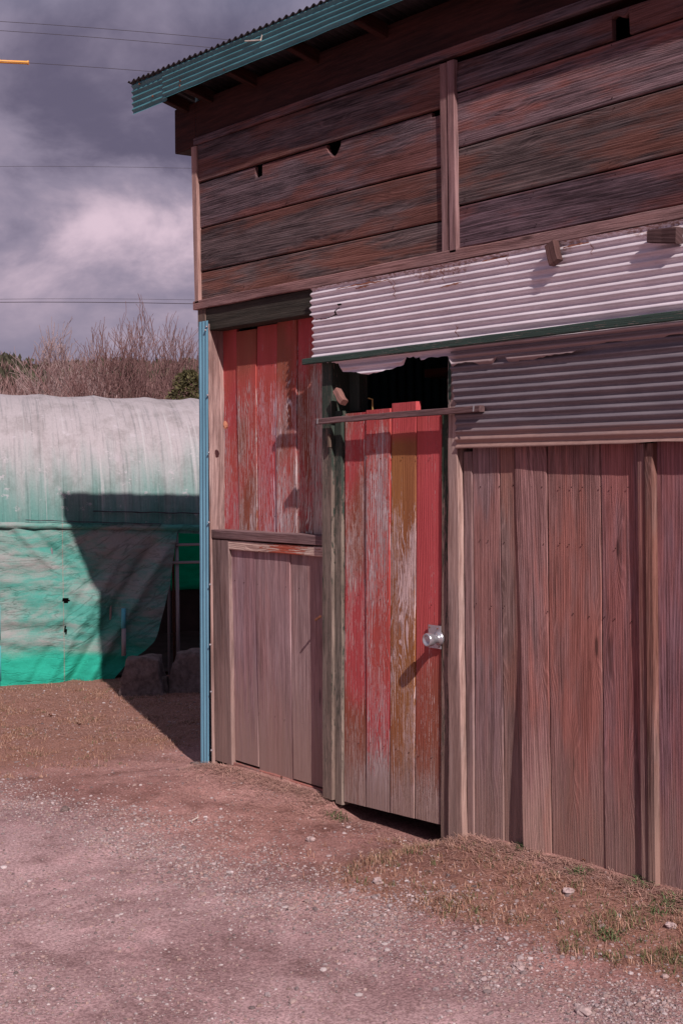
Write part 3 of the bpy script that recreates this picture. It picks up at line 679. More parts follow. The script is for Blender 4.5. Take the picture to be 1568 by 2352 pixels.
# dry grass
def blade(B,x,y,z,h,w,lean,az,col):
    dx_,dy_=math.cos(az),math.sin(az); px_,py_=-dy_*w,dx_*w; o=len(B.v)
    pts=((0,0),(lean*.35*h,h*.55),(lean*h,h*(1-.25*abs(lean))))
    for i,(q,hh) in enumerate(pts[:2]):
        k=1-.35*i
        B.add((x+dx_*q-px_*k,y+dy_*q-py_*k,z+hh),(0,0,0),col); B.add((x+dx_*q+px_*k,y+dy_*q+py_*k,z+hh),(0,0,0),col)
    q,hh=pts[2]; B.add((x+dx_*q,y+dy_*q,z+hh),(0,0,0),col)
    B.f.append((o,o+1,o+3,o+2)); B.f.append((o+2,o+3,o+4))
B=MB(); n=0; tries=0
gp=[(.38,.20,.135),(.45,.26,.18),(.28,.145,.105),(.20,.125,.075),(.54,.34,.26),(.27,.12,.09)]
while n<6000 and tries<400000:
    tries+=1; w=uni(3.6,10.8); u_=uni(-.25,.26)*w; x=CX+fw[0]*w+rt[0]*u_; y=CY+fw[1]*w+rt[1]*u_
    if y>-.04 and x>-.05: continue
    ga,gs=zones(x,y)
    if rnd()>gs*((.06 if x<0 else .12)+1.3*max(0,mn.noise((x*4,y*4,9))+.05)): continue
    n+=1; left=x<0; z=gz(x,y)
    green=rnd()<(.05 if left else .16+.3*sstep(2.6,3.4,x)*sstep(-.9,-.2,y))
    for _ in range(random.randint(4,9)):
        c=random.choice(gp); k=uni(.7,1.15)
        if green: c=(.10,.13,.05)
        blade(B,x+random.gauss(0,.012),y+random.gauss(0,.012),z-.002,uni(.010,.036)*(.75 if left else 1),.0012,uni(.2,1.5),uni(0,6.28),(c[0]*k,c[1]*k,c[2]*k))
tag(B.build('dry_grass',M['vcg'],None),'short dry tawny grass growing over the bank beside the shed','grass',kind='stuff')
# straw litter along the wall foot
B=MB()
for _ in range(11000):
    if rnd()<.78: x=uni(.1,3.5); y=-.02-abs(random.gauss(0,.14))*(1.6 if rnd()<.3 else .6)
    else:
        q=G(uni(60,460),uni(1595,1700)); x,y=q
    if 1.4<x<2.05 and rnd()<.85: continue
    if not insight(x,y): continue
    a=uni(0,6.28); L=uni(.01,.06); z=gz(x,y)+uni(.001,.012); k=uni(.6,1.15); c=(.46*k,.27*k,.22*k)
    x2=x+math.cos(a)*L; y2=y+math.sin(a)*L; 
    if y2>-.012 and x2>-.03: continue
    o=len(B.v); wx,wy=-math.sin(a)*.0009,math.cos(a)*.0009
    for X,Y,Zz in ((x,y,z),(x2,y2,max(z+uni(-.004,.012),gz(x2,y2)+.001))):
        B.add((X-wx,Y-wy,Zz),(0,0,0),c); B.add((X+wx,Y+wy,Zz),(0,0,0),c)
    B.f.append((o,o+1,o+3,o+2))
tag(B.build('straw_litter',M['vcg'],None),'pale straw and dead stems littered along the foot of the shed','straw',kind='stuff')
# small green weeds
def weed(px,py,r,label):
    x,y=G(px,py,.06); z=gz(x,y); B=MB()
    for i in range(int(40+r*500)):
        a=uni(0,6.28); d=r*rnd()**.7; X=x+d*math.cos(a); Y=min(y+d*math.sin(a),-.01); k=uni(.6,1.2)
        blade(B,X,Y,gz(X,Y)-.001,uni(.012,.035),.0028,uni(.6,1.6),uni(0,6.28),(.11*k,.15*k,.065*k))
    tag(B.build('green_weed',M['vcg'],None),label,'weed','small green weeds on the bare ground')
weed(775,1842,.05,'low green weed by the pale stone at the left foot of the door')
weed(1485,2050,.065,'green weed at the foot of the paired battens right of the door')
weed(1545,2100,.10,'bushiest green weed near the right edge below the shed boards')
weed(1205,1965,.035,'small lone green weed left of the warped board foot')
weed(1400,2140,.05,'green weed in the middle of the dry bank at lower right')
weed(1330,2020,.04,'low green weed below the wall board with the split base')
# stones one can pick out
def stone(px,py,r,label,mat='stone'):
    x,y=G(px,py); z=gz(x,y); B=MB(); blob(B,(x,y,z+r*.35),r*1.2,r*.9,r*.62,px*.13,.6,10,8)
    tag(B.build('stone',M[mat],None,smooth=False),label,'stone','single stones lying on the track and bank')
stone(712,2518/1.0*0+1931,.022,'pale stone alone on bare dirt in front of the grey jamb')
stone(868,2045,.02,'white stone on the gravel strip below the red door') 
stone(1305,2095,.02,'pink stone in the dry grass left of the green weed')
stone(1190,2235,.018,'rounded grey stone at the lower edge of the grassy bank')
stone(1540,2175,.017,'pale stone by the right edge of the grass')
stone(1340,2340,.022,'pale stone half sunk in gravel at bottom right of the track')
stone(765,1838,.035,'flat grey stone under the left door jamb')
stone(150,1868,.02,'dark stone alone on the track at far left','concrete')
def leaf(px,py,s,label):
    x,y=G(px,py,.05); z=gz(x,y)+.006; B=MB(); a=uni(0,6.28); pts=[]
    for i in range(9):
        for j in range(3):
            u_=(i/8-.5)*2*s; v_=(j-1)*.32*s*math.sin(math.pi*(i+.3)/8.6)
            B.add((x+u_*math.cos(a)-v_*math.sin(a),min(-.005,y+u_*math.sin(a)+v_*math.cos(a)),z+.25*s*abs(j-1)+.15*s*math.sin(i)),(0,0,0))
    for i in range(8):
        for j in range(2): o=i*3+j; B.f.append((o,o+3,o+4,o+1))
    tag(B.build('dry_leaf',M['leaf'],None),label,'leaf','dry leaves at the foot of the shed')
leaf(670,1790,.03,'long orange dry leaf leaning at the foot of the bare boards')
leaf(1462,2025,.03,'orange dry leaf upright against the base board by the battens')
leaf(1395,1995,.02,'small reddish leaf against the wall foot right of the split board')
leaf(1500,2050,.03,'curled orange leaf on the weed below the battens')
leaf(275,1610,.035,'curled orange husk at the edge of the shed shadow')
leaf(260,1640,.03,'thin orange husk flat on sunlit dirt left of the shadow')
a=G(460,1892); B=MB(); z=gz(*a)+.012
tube(B,[(a[0]-.02,a[1],z+.01),(a[0],a[1]-.01,z+.004),(a[0]+.015,a[1]-.05,z),(a[0]+.05,a[1]-.07,z)],.0022,5)
tag(B.build('twig',M['pale'],None),'small white curved twig lying on the dirt below the shed corner','twig')
# ================================================================== GREENHOUSE
YW=math.radians(15.5); ga=Vector((rt[0]*math.cos(YW)+fw[0]*math.sin(YW),rt[1]*math.cos(YW)+fw[1]*math.sin(YW),0)); gn=Vector((ga.y,-ga.x,0))
g0=G(0,1573); G0=Vector((g0[0],g0[1],0))
def GP(a,dep,z): return G0+ga*a-gn*dep+Vector((0,0,z))     # dep: into the house
def ga_of(px,dep=0):      # distance along the house seen at a given picture column
    d=ray(px,1300); o=Vector((CX,CY,0))-(G0-gn*dep); 
    # o + t d = ga*a
    det=d[0]*(-ga.y)+d[1]*ga.x; t=(-(o.x)*(-ga.y)-(o.y)*ga.x)/det
    q=Vector((o.x+t*d[0],o.y+t*d[1],0)); return q.dot(ga)
gh=empty('net_greenhouse',tuple(G0),'tunnel greenhouse covered in faded green netting behind the shed','greenhouse')
hoops=[ga_of(p,1.3) for p in (-140,-20,95,215,335,440,560,680,800,920)]
def sag(a):
    for p,q in zip(hoops,hoops[1:]):
        if p<=a<=q: t=(a-p)/(q-p); return -.022*(4*t*(1-t))**.7
    return -.01
def zseam(a): return 1.19-.06*a/1.4
HW=1.30
B=MB(); us=frange(hoops[0],hoops[-1],.03); nv=70; idx=[]
for a in us:
    row=[]; zs=zseam(a)
    for j in range(nv+1):
        t=j/nv*1.0; th=math.pi*t
        # half-ellipse from the front eave over the ridge to the back
        dep=HW-HW*math.cos(th); z=zs-.05+(2.225-.03*a-zs+.05)*math.sin(th)**.82
        k=math.sin(th)
        dep-= .02*k
        z+=sag(a)*k
        wr=.010*mn.noise((a*9+dep*.5,t*3,1))+.006*mn.noise((a*26,t*4,4))
        dep-=wr*1.3
        row.append(B.add(GP(a,dep,z+wr*.5),(a,t*3.2,0)))
    idx.append(row)
for i in range(len(us)-1):
    for j in range(nv): B.f.append((idx[i][j],idx[i+1][j],idx[i+1][j+1],idx[i][j+1]))
def net(name,top=True):
    t=NT(name,.92,.08); P_=t.attr('wuv'); z=t.sep(t.pos())[2]; x=t.sep(P_)
    s1=t.noise(t.vmul(P_,(9,1.0,1)),1,5,.6); s2=t.noise(t.vmul(P_,(38,1.4,1)),1,4,.65); w=t.noise(t.vmul(P_,(60,60,1)),1,3,.7); b1=t.noise(t.vmul(P_,(2.5,3,1)),1,6,.65)
    if top:
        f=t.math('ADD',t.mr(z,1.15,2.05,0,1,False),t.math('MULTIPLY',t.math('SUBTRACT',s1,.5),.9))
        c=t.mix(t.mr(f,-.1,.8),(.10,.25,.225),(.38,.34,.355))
        c=t.mix(t.mr(s2,.50,.66,0,.55),c,t.mix(1.,c,(.55,.6,.6),'MULTIPLY'))
        c=t.mix(t.mr(b1,.58,.72,0,.5),c,(.43,.38,.42))
        m1=t.noise(t.vadd(t.vmul(P_,(4,3,1)),(3,7,1)),1,6,.7); c=t.mix(t.mr(m1,.46,.62,0,.6),c,t.mix(1.,c,(.66,.66,.64),'MULTIPLY'))
        m2=t.noise(t.vadd(t.vmul(P_,(9,12,1)),(1,5,1)),1,5,.75); c=t.mix(t.mr(m2,.58,.66,0,.55),c,(.46,.42,.45))
        m3=t.noise(t.vmul(P_,(24,.8,1)),1,3,.6); c=t.mix(t.mr(m3,.58,.70,0,.5),c,(.44,.43,.44))
        hgt=t.math('ADD',s2,t.math('MULTIPLY',w,.3))
    else:
        dg=t.n.new('ShaderNodeMapping'); dg.inputs['Rotation'].default_value=(0,0,-.62); t._in(dg.inputs['Vector'],P_); DG=dg.outputs[0]
        h1=t.noise(t.vmul(P_,(1.5,3.2,1)),1,6,.62,.4); h2=t.noise(t.vmul(P_,(7,26,1)),1,6,.7,.3)
        f=t.mr(t.math('ADD',t.math('MULTIPLY',h1,.75),t.math('MULTIPLY',h2,.25)),.40,.60)
        c=t.mix(f,(.075,.285,.240),(.285,.285,.28))
        def ridge(v,sc,lo): 
            n_=t.noise(v,1,4,.55,.3); return t.mr(t.math('ABSOLUTE',t.math('SUBTRACT',n_,.5)),lo,0)
        r1=ridge(t.vmul(DG,(1.3,9,1)),1,.022); r2=ridge(t.vadd(t.vmul(P_,(2.2,10,1)),(3,3,3)),1,.018)
        rr_=t.math('MAXIMUM',t.math('MULTIPLY',r1,t.mr(x[0],.2,.7)),t.math('MULTIPLY',r2,.8))
        c=t.mix(t.math('MULTIPLY',rr_,.5),c,t.mix(1.,c,(.42,.48,.46),'MULTIPLY'))  # wrinkle lines darkened in the colour, standing for shade in the creases
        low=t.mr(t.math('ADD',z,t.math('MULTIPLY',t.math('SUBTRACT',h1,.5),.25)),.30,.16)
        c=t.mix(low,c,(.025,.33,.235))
        seam=t.mr(t.math('ABSOLUTE',t.math('SUBTRACT',x[0],.47)),.006,.002,0,.45)
        c=t.mix(seam,c,(.30,.2,.18))
        hgt=t.math('SUBTRACT',t.math('ADD',t.math('MULTIPLY',h2,.9),t.math('MULTIPLY',w,.25)),t.math('MULTIPLY',rr_,.6))
    c=t.mix(1.,c,t.mix(w,(.8,.8,.8),(1.15,1.15,1.15)),'MULTIPLY')
    t.color(c); t.bump(hgt,.45,.02)
    return t.m
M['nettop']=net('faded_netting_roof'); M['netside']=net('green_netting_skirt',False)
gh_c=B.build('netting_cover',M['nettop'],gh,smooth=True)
# skirt
aR=lambda z: interp([(0,ga_of(258)),(.12,ga_of(292)),(.2,ga_of(330)),(.27,ga_of(352)),(.35,ga_of(362)),(.7,ga_of(390)),(1.0,ga_of(402)),(1.15,ga_of(412))],z)
B=MB(); nz=90; na=150; idx=[]; aL=hoops[0]
for i in range(nz+1):
    z=1.14*i/nz; row=[]
    for j in range(na+1):
        t=j/na; a=aL+(aR(z)-aL)*t
        zt=z*(zseam(a)+.0)/1.14 if z>.3 else z*(zseam(a))/1.14
        zt-=.012+.02*abs(mn.noise((a*4,0,3))) if i==0 else 0
        hang=1-z/1.14
        # folds pulled towards the top right corner, and cross wrinkles
        k=(a-ga_of(410))+(1.12-z)*.62
        f=.055*math.exp(-(k/.055)**2)*sstep(1.12,.85,z)-.05*math.exp(-((k+.12)/.05)**2)*sstep(1.12,.85,z)+.03*math.exp(-((k+.30)/.045)**2)*sstep(1.0,.7,z)-.02*math.exp(-((k+.42)/.04)**2)*sstep(1.0,.7,z)
        k2=a-.10-(1.14-z)*.9; f+=.018*math.exp(-(k2/.04)**2)*sstep(.6,1.0,z)-.016*math.exp(-((k2-.12)/.04)**2)*sstep(.6,1.0,z)
        f+=.010*math.sin(z*34+5*mn.noise((a*2.2,z*2,6)))*sstep(.75,.3,z)*(.4+abs(mn.noise((a*2,z*4,3))))
        f+=.020*mn.noise((a*3,z*3,1))+.012*mn.noise((a*4+z*5,z*12,2))+.006*mn.noise((a*18,z*24,5))
        f+=.03*hang**3*mn.noise((a*5,0,8))
        row.append(B.add(GP(a,-.01-f,zt),(a,zt,0)))
    idx.append(row)
for i in range(nz):
    for j in range(na):
        q=idx[i][j]; 
        tt=B.w[q]
        if math.hypot((tt[0]-ga_of(148))/.028,(tt[1]-.60)/.018)<1 or math.hypot((tt[0]-ga_of(147))/.008,(tt[1]-.375)/.03)<1: continue
        B.f.append((q,idx[i][j+1],idx[i+1][j+1],idx[i+1][j]))
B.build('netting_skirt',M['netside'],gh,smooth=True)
# overhanging hem rolls of the cover
def hem(a0,a1,z0,z1,dep,h,name='netting_hem'):
    B=MB(); n=int((a1-a0)/.02); idx=[]
    for i in range(n+1):
        a=a0+(a1-a0)*i/n; zc=z0+(z1-z0)*i/n+.006*mn.noise((a*9,1,1)); row=[]
        for q in range(5):
            row.append(B.add(GP(a,dep-.018*math.sin(q/4*3.1)-.006*mn.noise((a*12,q,1)),zc-h*q/4+.004*mn.noise((a*15,2,2))*(q==4)),(a,zc-h*q/4,0)))
        idx.append(row)
    for p,q in zip(idx,idx[1:]):
        for k in range(4): B.f.append((p[k],q[k],q[k+1],p[k+1]))
    B.build(name,M['netside'] if h>.03 else M['wire'],gh,smooth=True)
zs0=zseam(0)
hem(hoops[0],ga_of(560),zseam(0)+.03,zseam(ga_of(560))+.02,-.025,.045)
hem(ga_of(215),ga_of(560),zseam(ga_of(215))+.11,zseam(ga_of(560))+.11,-.012,.008,'batten_shadow_gap')
hem(ga_of(60),ga_of(370),zseam(ga_of(60))+.035,zseam(ga_of(370))+.022,-.034,.006,'batten_shadow_gap')
# hoops and frame
for a in hoops:
    B=MB(); pts=[GP(a,HW-(HW-.02)*math.cos(math.pi*t/24),zseam(a)-.08+(2.17-.03*a-zseam(a)+.05)*math.sin(math.pi*t/24)**.82) for t in range(25)]
    tube(B,[GP(a,.04,0)]+pts+[GP(a,2*HW-.04,0)],.011,6); B.build('hoop',M['pipe'],gh,smooth=True)
a=ga_of(407,.02); B=MB(); tube(B,[GP(a,.02,-.05),GP(a,.02,1.16)],.014,8); B.build('post',M['pipe'],gh,smooth=True)
for y in (1256,1298):
    d=ray(430,y); 
    hor=1069; z=1.6-(y-hor)/F*10.55
    B=MB(); tube(B,[GP(ga_of(398),.0,z),GP(ga_of(640),.0,z-.01)],.011,8); B.build('rail',M['pipe'],gh,smooth=True)
a=ga_of(398,.6); B=MB(); tube(B,[GP(a,.6,-.05),GP(a,.6,1.2)],.012,6); B.build('post',M['rustiron'],gh,smooth=True)
for nm,y0,y1,mt_ in (('pipe_sleeve',1408,1455,'bluepipe'),('pipe_sleeve',1456,1520,'greyp')):
    a0=ga_of(280); z0=1.6-(y0-1070)/F*10.3; z1=1.6-(y1-1070)/F*10.3
    B=MB(); tube(B,[GP(a0,-.075,z0),GP(a0-.003,-.075,z1)],.017,10); B.build(nm,M[mt_],gh,smooth=True)
for i in range(4):
    B=MB(); z0=1.22-.02-.30*i; tube(B,[GP(-.01,-.09,z0),GP(-.01,-.09,z0-.26)],.02,8); B.build('pipe_sleeve',M['bluepipe'],gh,smooth=True)
# far side: emerald net and dark soil inside
t=NT('emerald_net',.8,.1); n=t.noise(t.vmul(t.attr('wuv'),(6,20,1)),1,4,.6); cc=t.mix(n,(.0,.12,.05),(.0,.36,.17)); t.color(cc)
tr=t.n.new('ShaderNodeBsdfTranslucent'); t._in(tr.inputs[0],cc); ms=t.n.new('ShaderNodeMixShader'); ms.inputs[0].default_value=.6
t.l.new(t.b.outputs[0],ms.inputs[1]); t.l.new(tr.outputs[0],ms.inputs[2]); t.l.new(ms.outputs[0],t.n['Material Output'].inputs[0]); M['emerald']=t.m
B=MB(); idx=[]
for a in frange(hoops[0],hoops[-1],.06):
    idx.append([B.add(GP(a,2*HW+.02+.03*mn.noise((a*3,z*4,1)),z+.03*mn.noise((a*4,0,0))*(z<.5)),(a,z,0)) for z in frange(.42,1.2,.06)])
for p,q in zip(idx,idx[1:]):
    for k in range(len(p)-1): B.f.append((p[k],q[k],q[k+1],p[k+1]))
B.build('back_netting',M['emerald'],gh,smooth=True)
B=MB(); idx=[]
for a in frange(hoops[0],hoops[-1],.1):
    idx.append([B.add(GP(a,d,.02+.02*mn.noise((a*3,d*3,2))),(a,d,0)) for d in frange(.05,2.6,.1)])
for p,q in zip(idx,idx[1:]):
    for k in range(len(p)-1): B.f.append((p[k],q[k],q[k+1],p[k+1]))
B.build('soil_bed',M['soil'],gh,smooth=True)
B=MB(); idx=[]
for a in frange(hoops[0],hoops[-1],.1):
    idx.append([B.add(GP(a,2*HW+.05,z),(a,z,0)) for z in (-.05,.2,.46)])
for p,q in zip(idx,idx[1:]):
    for k in range(2): B.f.append((p[k],q[k],q[k+1],p[k+1]))
B.build('added_dark_screen',M['soil'],gh)  # soil-coloured sheet added to shut out the sunlit ground beyond
# ------------------------------------------------------------------ concrete blocks at the greenhouse side
def rough_block(name,px0,px1,py0,py1,lean,label,dep=.30,dist_y=None):
    x,y=G((px0+px1)/2,py1); c=Vector((x,y,0)); w=(px1-px0)/F*(c-Vector((CX,CY,0))).dot(Vector(fw)); h=(py1-py0)/F*(c-Vector((CX,CY,0))).dot(Vector(fw))
    B=MB(); N=14; r=Vector(rt); f=Vector(fw)
    seen={}
    def vtx(i,j,k):
        key=(i,j,k)
        if key in seen: return seen[key]
        u_=(i/N-.5);v_=(j/N-.5);t_=k/N
        tp=1-.28*t_; rr_=Vector((u_*2,v_*2,t_*2-1)); 
        m=max(abs(rr_.x),abs(rr_.y),abs(rr_.z)); L=rr_.length; rnd_=rr_*(m/L); q=rr_*.86+rnd_*.14*1.25
        pnt=c+r*(q.x/2*w*tp+lean*t_*w)+f*(q.y/2*dep*tp+dep/2)+Vector((0,0,(q.z+1)/2*h-.03))
        pnt+=Vector((mn.noise(pnt*7),mn.noise(pnt*7+Vector((5,0,0))),mn.noise(pnt*7+Vector((0,5,0)))))*.022+Vector((mn.noise(pnt*30),mn.noise(pnt*30+Vector((5,0,0))),mn.noise(pnt*30+Vector((0,5,0)))))*.008
        seen[key]=B.add(pnt); return seen[key]
    for i in range(N):
        for j in range(N):
            B.f+= [(vtx(i,j,N),vtx(i+1,j,N),vtx(i+1,j+1,N),vtx(i,j+1,N)),(vtx(i,0,j),vtx(i+1,0,j),vtx(i+1,0,j+1),vtx(i,0,j+1)),
                   (vtx(i,N,j),vtx(i,N,j+1),vtx(i+1,N,j+1),vtx(i+1,N,j)),(vtx(0,i,j),vtx(0,i,j+1),vtx(0,i+1,j+1),vtx(0,i+1,j)),(vtx(N,i,j),vtx(N,i+1,j),vtx(N,i+1,j+1),vtx(N,i,j+1))]
    tag(B.build(name,M['concrete'],None,smooth=True),label,'concrete block','rough concrete blocks by the greenhouse')
rough_block('concrete_block',272,378,1505,1598,.0,'rough concrete block in shadow at the hem of the green netting')
rough_block('concrete_block',386,478,1492,1592,.05,'rough concrete block in shadow beside the blue shed corner')
rough_block('concrete_block',358,392,1548,1592,.0,'small broken lump wedged between the two rough concrete blocks',.12)
# ================================================================== BACKGROUND
def bare_tree(px,base_d,top_y,nm,label,stems,spread,depth,r0,col,upright=.6,seed=1,len0=.34,px_spread=0,cat='tree'):
    rs=random.Random(seed); base=D(px,1064,base_d); base.z=0; Ht=D(px,top_y,base_d).z
    root=empty(nm,tuple(base),label,cat,'bare winter trees behind the greenhouse')
    TB=MB(); BB=MB()
    def grow(p,d,L,r,lev):
        n=4; pts=[p]; q=p.copy(); dd=d.copy()
        for i in range(n):
            dd=(dd+Vector((rs.gauss(0,.13),rs.gauss(0,.13),rs.gauss(0,.08)+.05*upright))).normalized(); q=q+dd*(L/n); pts.append(q.copy())
        tube(TB if lev==0 else BB,pts,[max(.0052,r*(1-.5*i/n)) for i in range(n+1)],5 if lev<2 else 3,col,cap=False)
        if lev>=depth: return
        kids=rs.randint(3,5) if lev<depth-1 else rs.randint(3,4)
        for k in range(kids):
            t=rs.uniform(.3,1.) if k else 1; i=min(n-1,int(t*n)); pp=pts[i].lerp(pts[i+1],t*n-i) if t<1 else pts[-1]
            ax=Vector((rs.gauss(0,1),rs.gauss(0,1),rs.gauss(0,.4))).normalized(); nd=(dd+ax*spread*rs.uniform(.5,1.1)*(.5 if k==0 else 1)); nd.z+=upright*.35; nd.normalize()
            grow(pp,nd,L*rs.uniform(.55,.8),r*.55,lev+1)
    for s in range(stems):
        a=rs.uniform(0,6.28); d=Vector((math.cos(a)*spread*.25*(stems>1),math.sin(a)*spread*.25*(stems>1),1)).normalized()
        off=Vector((math.cos(a),math.sin(a),0))*.1*(stems>1)
        grow(base+off,d,Ht*len0,r0,0)
    zmax=max(v[2] for v in BB.v); k=Ht/zmax
    for Bm in (TB,BB): Bm.v=[(v[0],v[1],v[2]*k) for v in Bm.v]
    TB.build('trunk',M['bark'],root,smooth=True); BB.build('branches',M['bark'],root,smooth=True)
M['bark']=vcmat('bare_tree_bark',.9,3)
BK=(.30,.20,.20)
bare_tree(318,32,668,'bare_tree','tall twiggy bare tree with upright broom-like branches behind the greenhouse',8,.50,4,.028,(.25,.145,.14),1.1,3,.44)
bare_tree(148,34,728,'bare_tree','pale bare tree with spreading crooked branches left of the broom-like one',2,.85,5,.06,(.38,.27,.265),.5,11,.36)
bare_tree(384,36,800,'bare_tree','smaller bare tree next to the dark evergreen',3,.6,3,.03,(.30,.17,.16),.8,5,.4)
bare_tree(240,37,830,'bare_tree','thin straight sapling between the two larger bare trees',1,.35,3,.035,(.40,.30,.28),1.0,8,.5)
bare_tree(256,38,838,'bare_tree','thin pale sapling just left of the tall twiggy tree',1,.35,3,.03,(.42,.30,.27),1.0,9,.5)
bare_tree(40,40,838,'bare_tree','low bushy bare tree at the left edge of the woodland',4,.7,3,.03,(.26,.15,.14),.6,15,.4)
# evergreen by the corner
ev=D(436,1064,30); ev.z=0; er=empty('evergreen_tree',tuple(ev),'dark olive evergreen just left of the shed corner','tree')
TB=MB(); tube(TB,[ev,ev+Vector((0,0,3.2))],[.1,.03],7,(.15,.09,.08)); TB.build('trunk',M['bark'],er)
B=MB()
for _ in range(7000):
    t=rnd(); h=.5+3.1*t; r=(1.0*(1-t)**.6+.08)*(1+.35*mn.noise((t*9,_*.0,1))); a=uni(0,6.28); q=r*rnd()**.35; rr_=1+.3*mn.noise((math.cos(a)*2,math.sin(a)*2,h*2.5))
    p=ev+Vector((math.cos(a)*q*rr_,math.sin(a)*q*rr_,h)); k=uni(.4,1.3)*(.6+.5*q/max(r,.01)); c=(.095*k,.085*k,.040*k); s=uni(.03,.07)
    n1=Vector((uni(-1,1),uni(-1,1),uni(-.3,1))).normalized()*s; n2=Vector((uni(-1,1),uni(-1,1),uni(-1,1))).normalized()*s*.4
    o=len(B.v); B.add(p-n1,(0,0,0),c);B.add(p+n2,(0,0,0),c);B.add(p+n1,(0,0,0),c);B.add(p-n2,(0,0,0),c); B.f.append((o,o+1,o+2,o+3))
B.build('crown',M['vcg'],er)
# hills
hb=MB(); idx=[]
for i in range(121):
    u_=-.55+.9*i/120; row=[]
    for j in range(30):
        dist=70+j*9; 
        px_=784+u_*F; crest=interp([(-1400,800),(-200,812),(0,822),(25,828),(60,843),(120,846),(240,842),(330,850),(450,846),(700,850),(3000,840)],px_)
        top=H+(1075-crest)/F*300; 
        z=(top-1.0)*sstep(70,310,dist)+1.5*mn.noise((u_*9,j*.3,1))*sstep(80,200,dist)
        p=Vector((CX,CY,0))+Vector(fw)*dist+Vector(rt)*u_*dist; row.append(hb.add((p.x,p.y,z-.3),(u_,j,0)))
    idx.append(row)
for i in range(120):
    for j in range(29): hb.f.append((idx[i][j],idx[i+1][j],idx[i+1][j+1],idx[i][j+1]))
t=NT('wooded_hillside',.95,.05); n=t.noise(t.pos(),.12,6,.7); n2=t.noise(t.pos(),.9,5,.7)
c=t.mix(t.mr(n,.4,.6),(.13,.075,.075),(.075,.06,.042)); c=t.mix(t.mr(n2,.4,.7,0,.7),c,(.055,.04,.035)); t.color(c); t.bump(n2,.6,1.5); M['hill']=t.m
tag(hb.build('hills',M['hill'],None,smooth=True),kind='structure')
# far wood that reads as one mass
B=MB()
for _ in range(5200):
    dist=uni(60,280); u_=uni(-.27,.0); p=Vector((CX,CY,0))+Vector(fw)*dist+Vector(rt)*u_*dist
    px_=784+u_*F; crest=interp([(-200,812),(0,822),(25,828),(60,843),(120,846),(240,842),(330,850),(450,846),(800,850)],px_)
    zt=(H+(1075-crest)/F*300-1.0)*sstep(70,310,dist)-.3; hh=uni(1.5,3.2)*(1.0 if dist>110 else .7); ever=mn.noise((p.x*.05,p.y*.05,1))>.10
    c0=(.075,.068,.045) if ever else random.choice([(.20,.115,.11),(.16,.09,.085),(.24,.15,.14)])
    for k in range(7):
        a=uni(0,6.28); s=hh*.22; q=p+Vector((uni(-s,s)*1.5,uni(-s,s)*1.5,zt+hh*uni(.1,.7))); o=len(B.v); kk=uni(.6,1.25); c=(c0[0]*kk,c0[1]*kk,c0[2]*kk)
        n1=Vector((uni(-.5,.5),uni(-.5,.5),1)).normalized()*hh*uni(.15,.35); n2=Vector((math.cos(a),math.sin(a),uni(-.3,.3)))*hh*(.14 if ever else .035)
        B.add(q-n1,(0,0,0),c);B.add(q+n2,(0,0,0),c);B.add(q+n1,(0,0,0),c);B.add(q-n2,(0,0,0),c); B.f.append((o,o+1,o+2,o+3))
tag(B.build('far_woodland',M['vcg'],None),'reddish brown winter woodland covering the far hillside','woodland',kind='stuff')
# near brush behind the greenhouse
B=MB()
for _ in range(650):
    dist=uni(38,58); u_=uni(-.27,-.08); p=Vector((CX,CY,0))+Vector(fw)*dist+Vector(rt)*u_*dist
    hh=uni(1.1,2.2)*(.8+.35*mn.noise((u_*30,1,1))); a=uni(0,6.28); k=uni(.6,1.2); c=(.27*k,.155*k,.15*k)
    top=p+Vector((uni(-.5,.5),uni(-.5,.5),hh))
    tube(B,[p,p.lerp(top,.5)+Vector((uni(-.1,.1),uni(-.1,.1),0)),top],[.018,.012,.004],3,c,cap=False)
    for q in range(3):
        b0=p.lerp(top,uni(.4,.9)); tube(B,[b0,b0+Vector((uni(-.35,.35),uni(-.35,.35),uni(.2,.6)))],[.008,.004],3,c,cap=False)
tag(B.build('brushwood',M['vcg'],None),'low mass of reddish bare brush behind the greenhouse roof','brush',kind='stuff')
# power lines
def wire(x0,y0,x1,y1,dist,r,label,x_ext=(-500,900)):
    sl_=(y1-y0)/(x1-x0); pts=[]
    for i in range(13):
        x=x_ext[0]+(x_ext[1]-x_ext[0])*i/12; y=y0+sl_*(x-x0)+3*(((x-200)/300)**2-.4); y-=0
        pts.append(D(x,y+2,dist+ (x-200)*.002))
    B=MB(); tube(B,pts,r,5); tag(B.build('power_line',M['wire'],None,smooth=True),label,'power line','overhead wires across the sky'); return pts
wire(0,47,500,85,16,.0032,'topmost overhead wire crossing the sky to the roof')
wire(0,68,475,105,16,.0032,'second overhead wire just below the topmost one')
wire(65,143,350,163,14,.0028,'overhead wire that carries the orange sleeve',(-400,900))
wire(0,380,445,384,40,.005,'faint lone wire crossing the middle of the sky')
wire(0,685,450,686,40,.005,'upper of the close pair of low wires above the bare trees')
wire(0,692,450,695,40,.010,'lower, thicker one of the close pair of low wires')
B=MB(); tube(B,[D(-80,138,13.95),D(64,144,13.95)],.017,10); sl1=B.build('wire_sleeve',M['orange'],None,smooth=True); tag(sl1,'orange protective sleeve on the overhead wire at the left edge','wire sleeve')
B=MB(); tube(B,[D(63.5,144,13.95),D(67,144.2,13.95)],.021,10); B.build('end_collar',M['orange'],sl1)
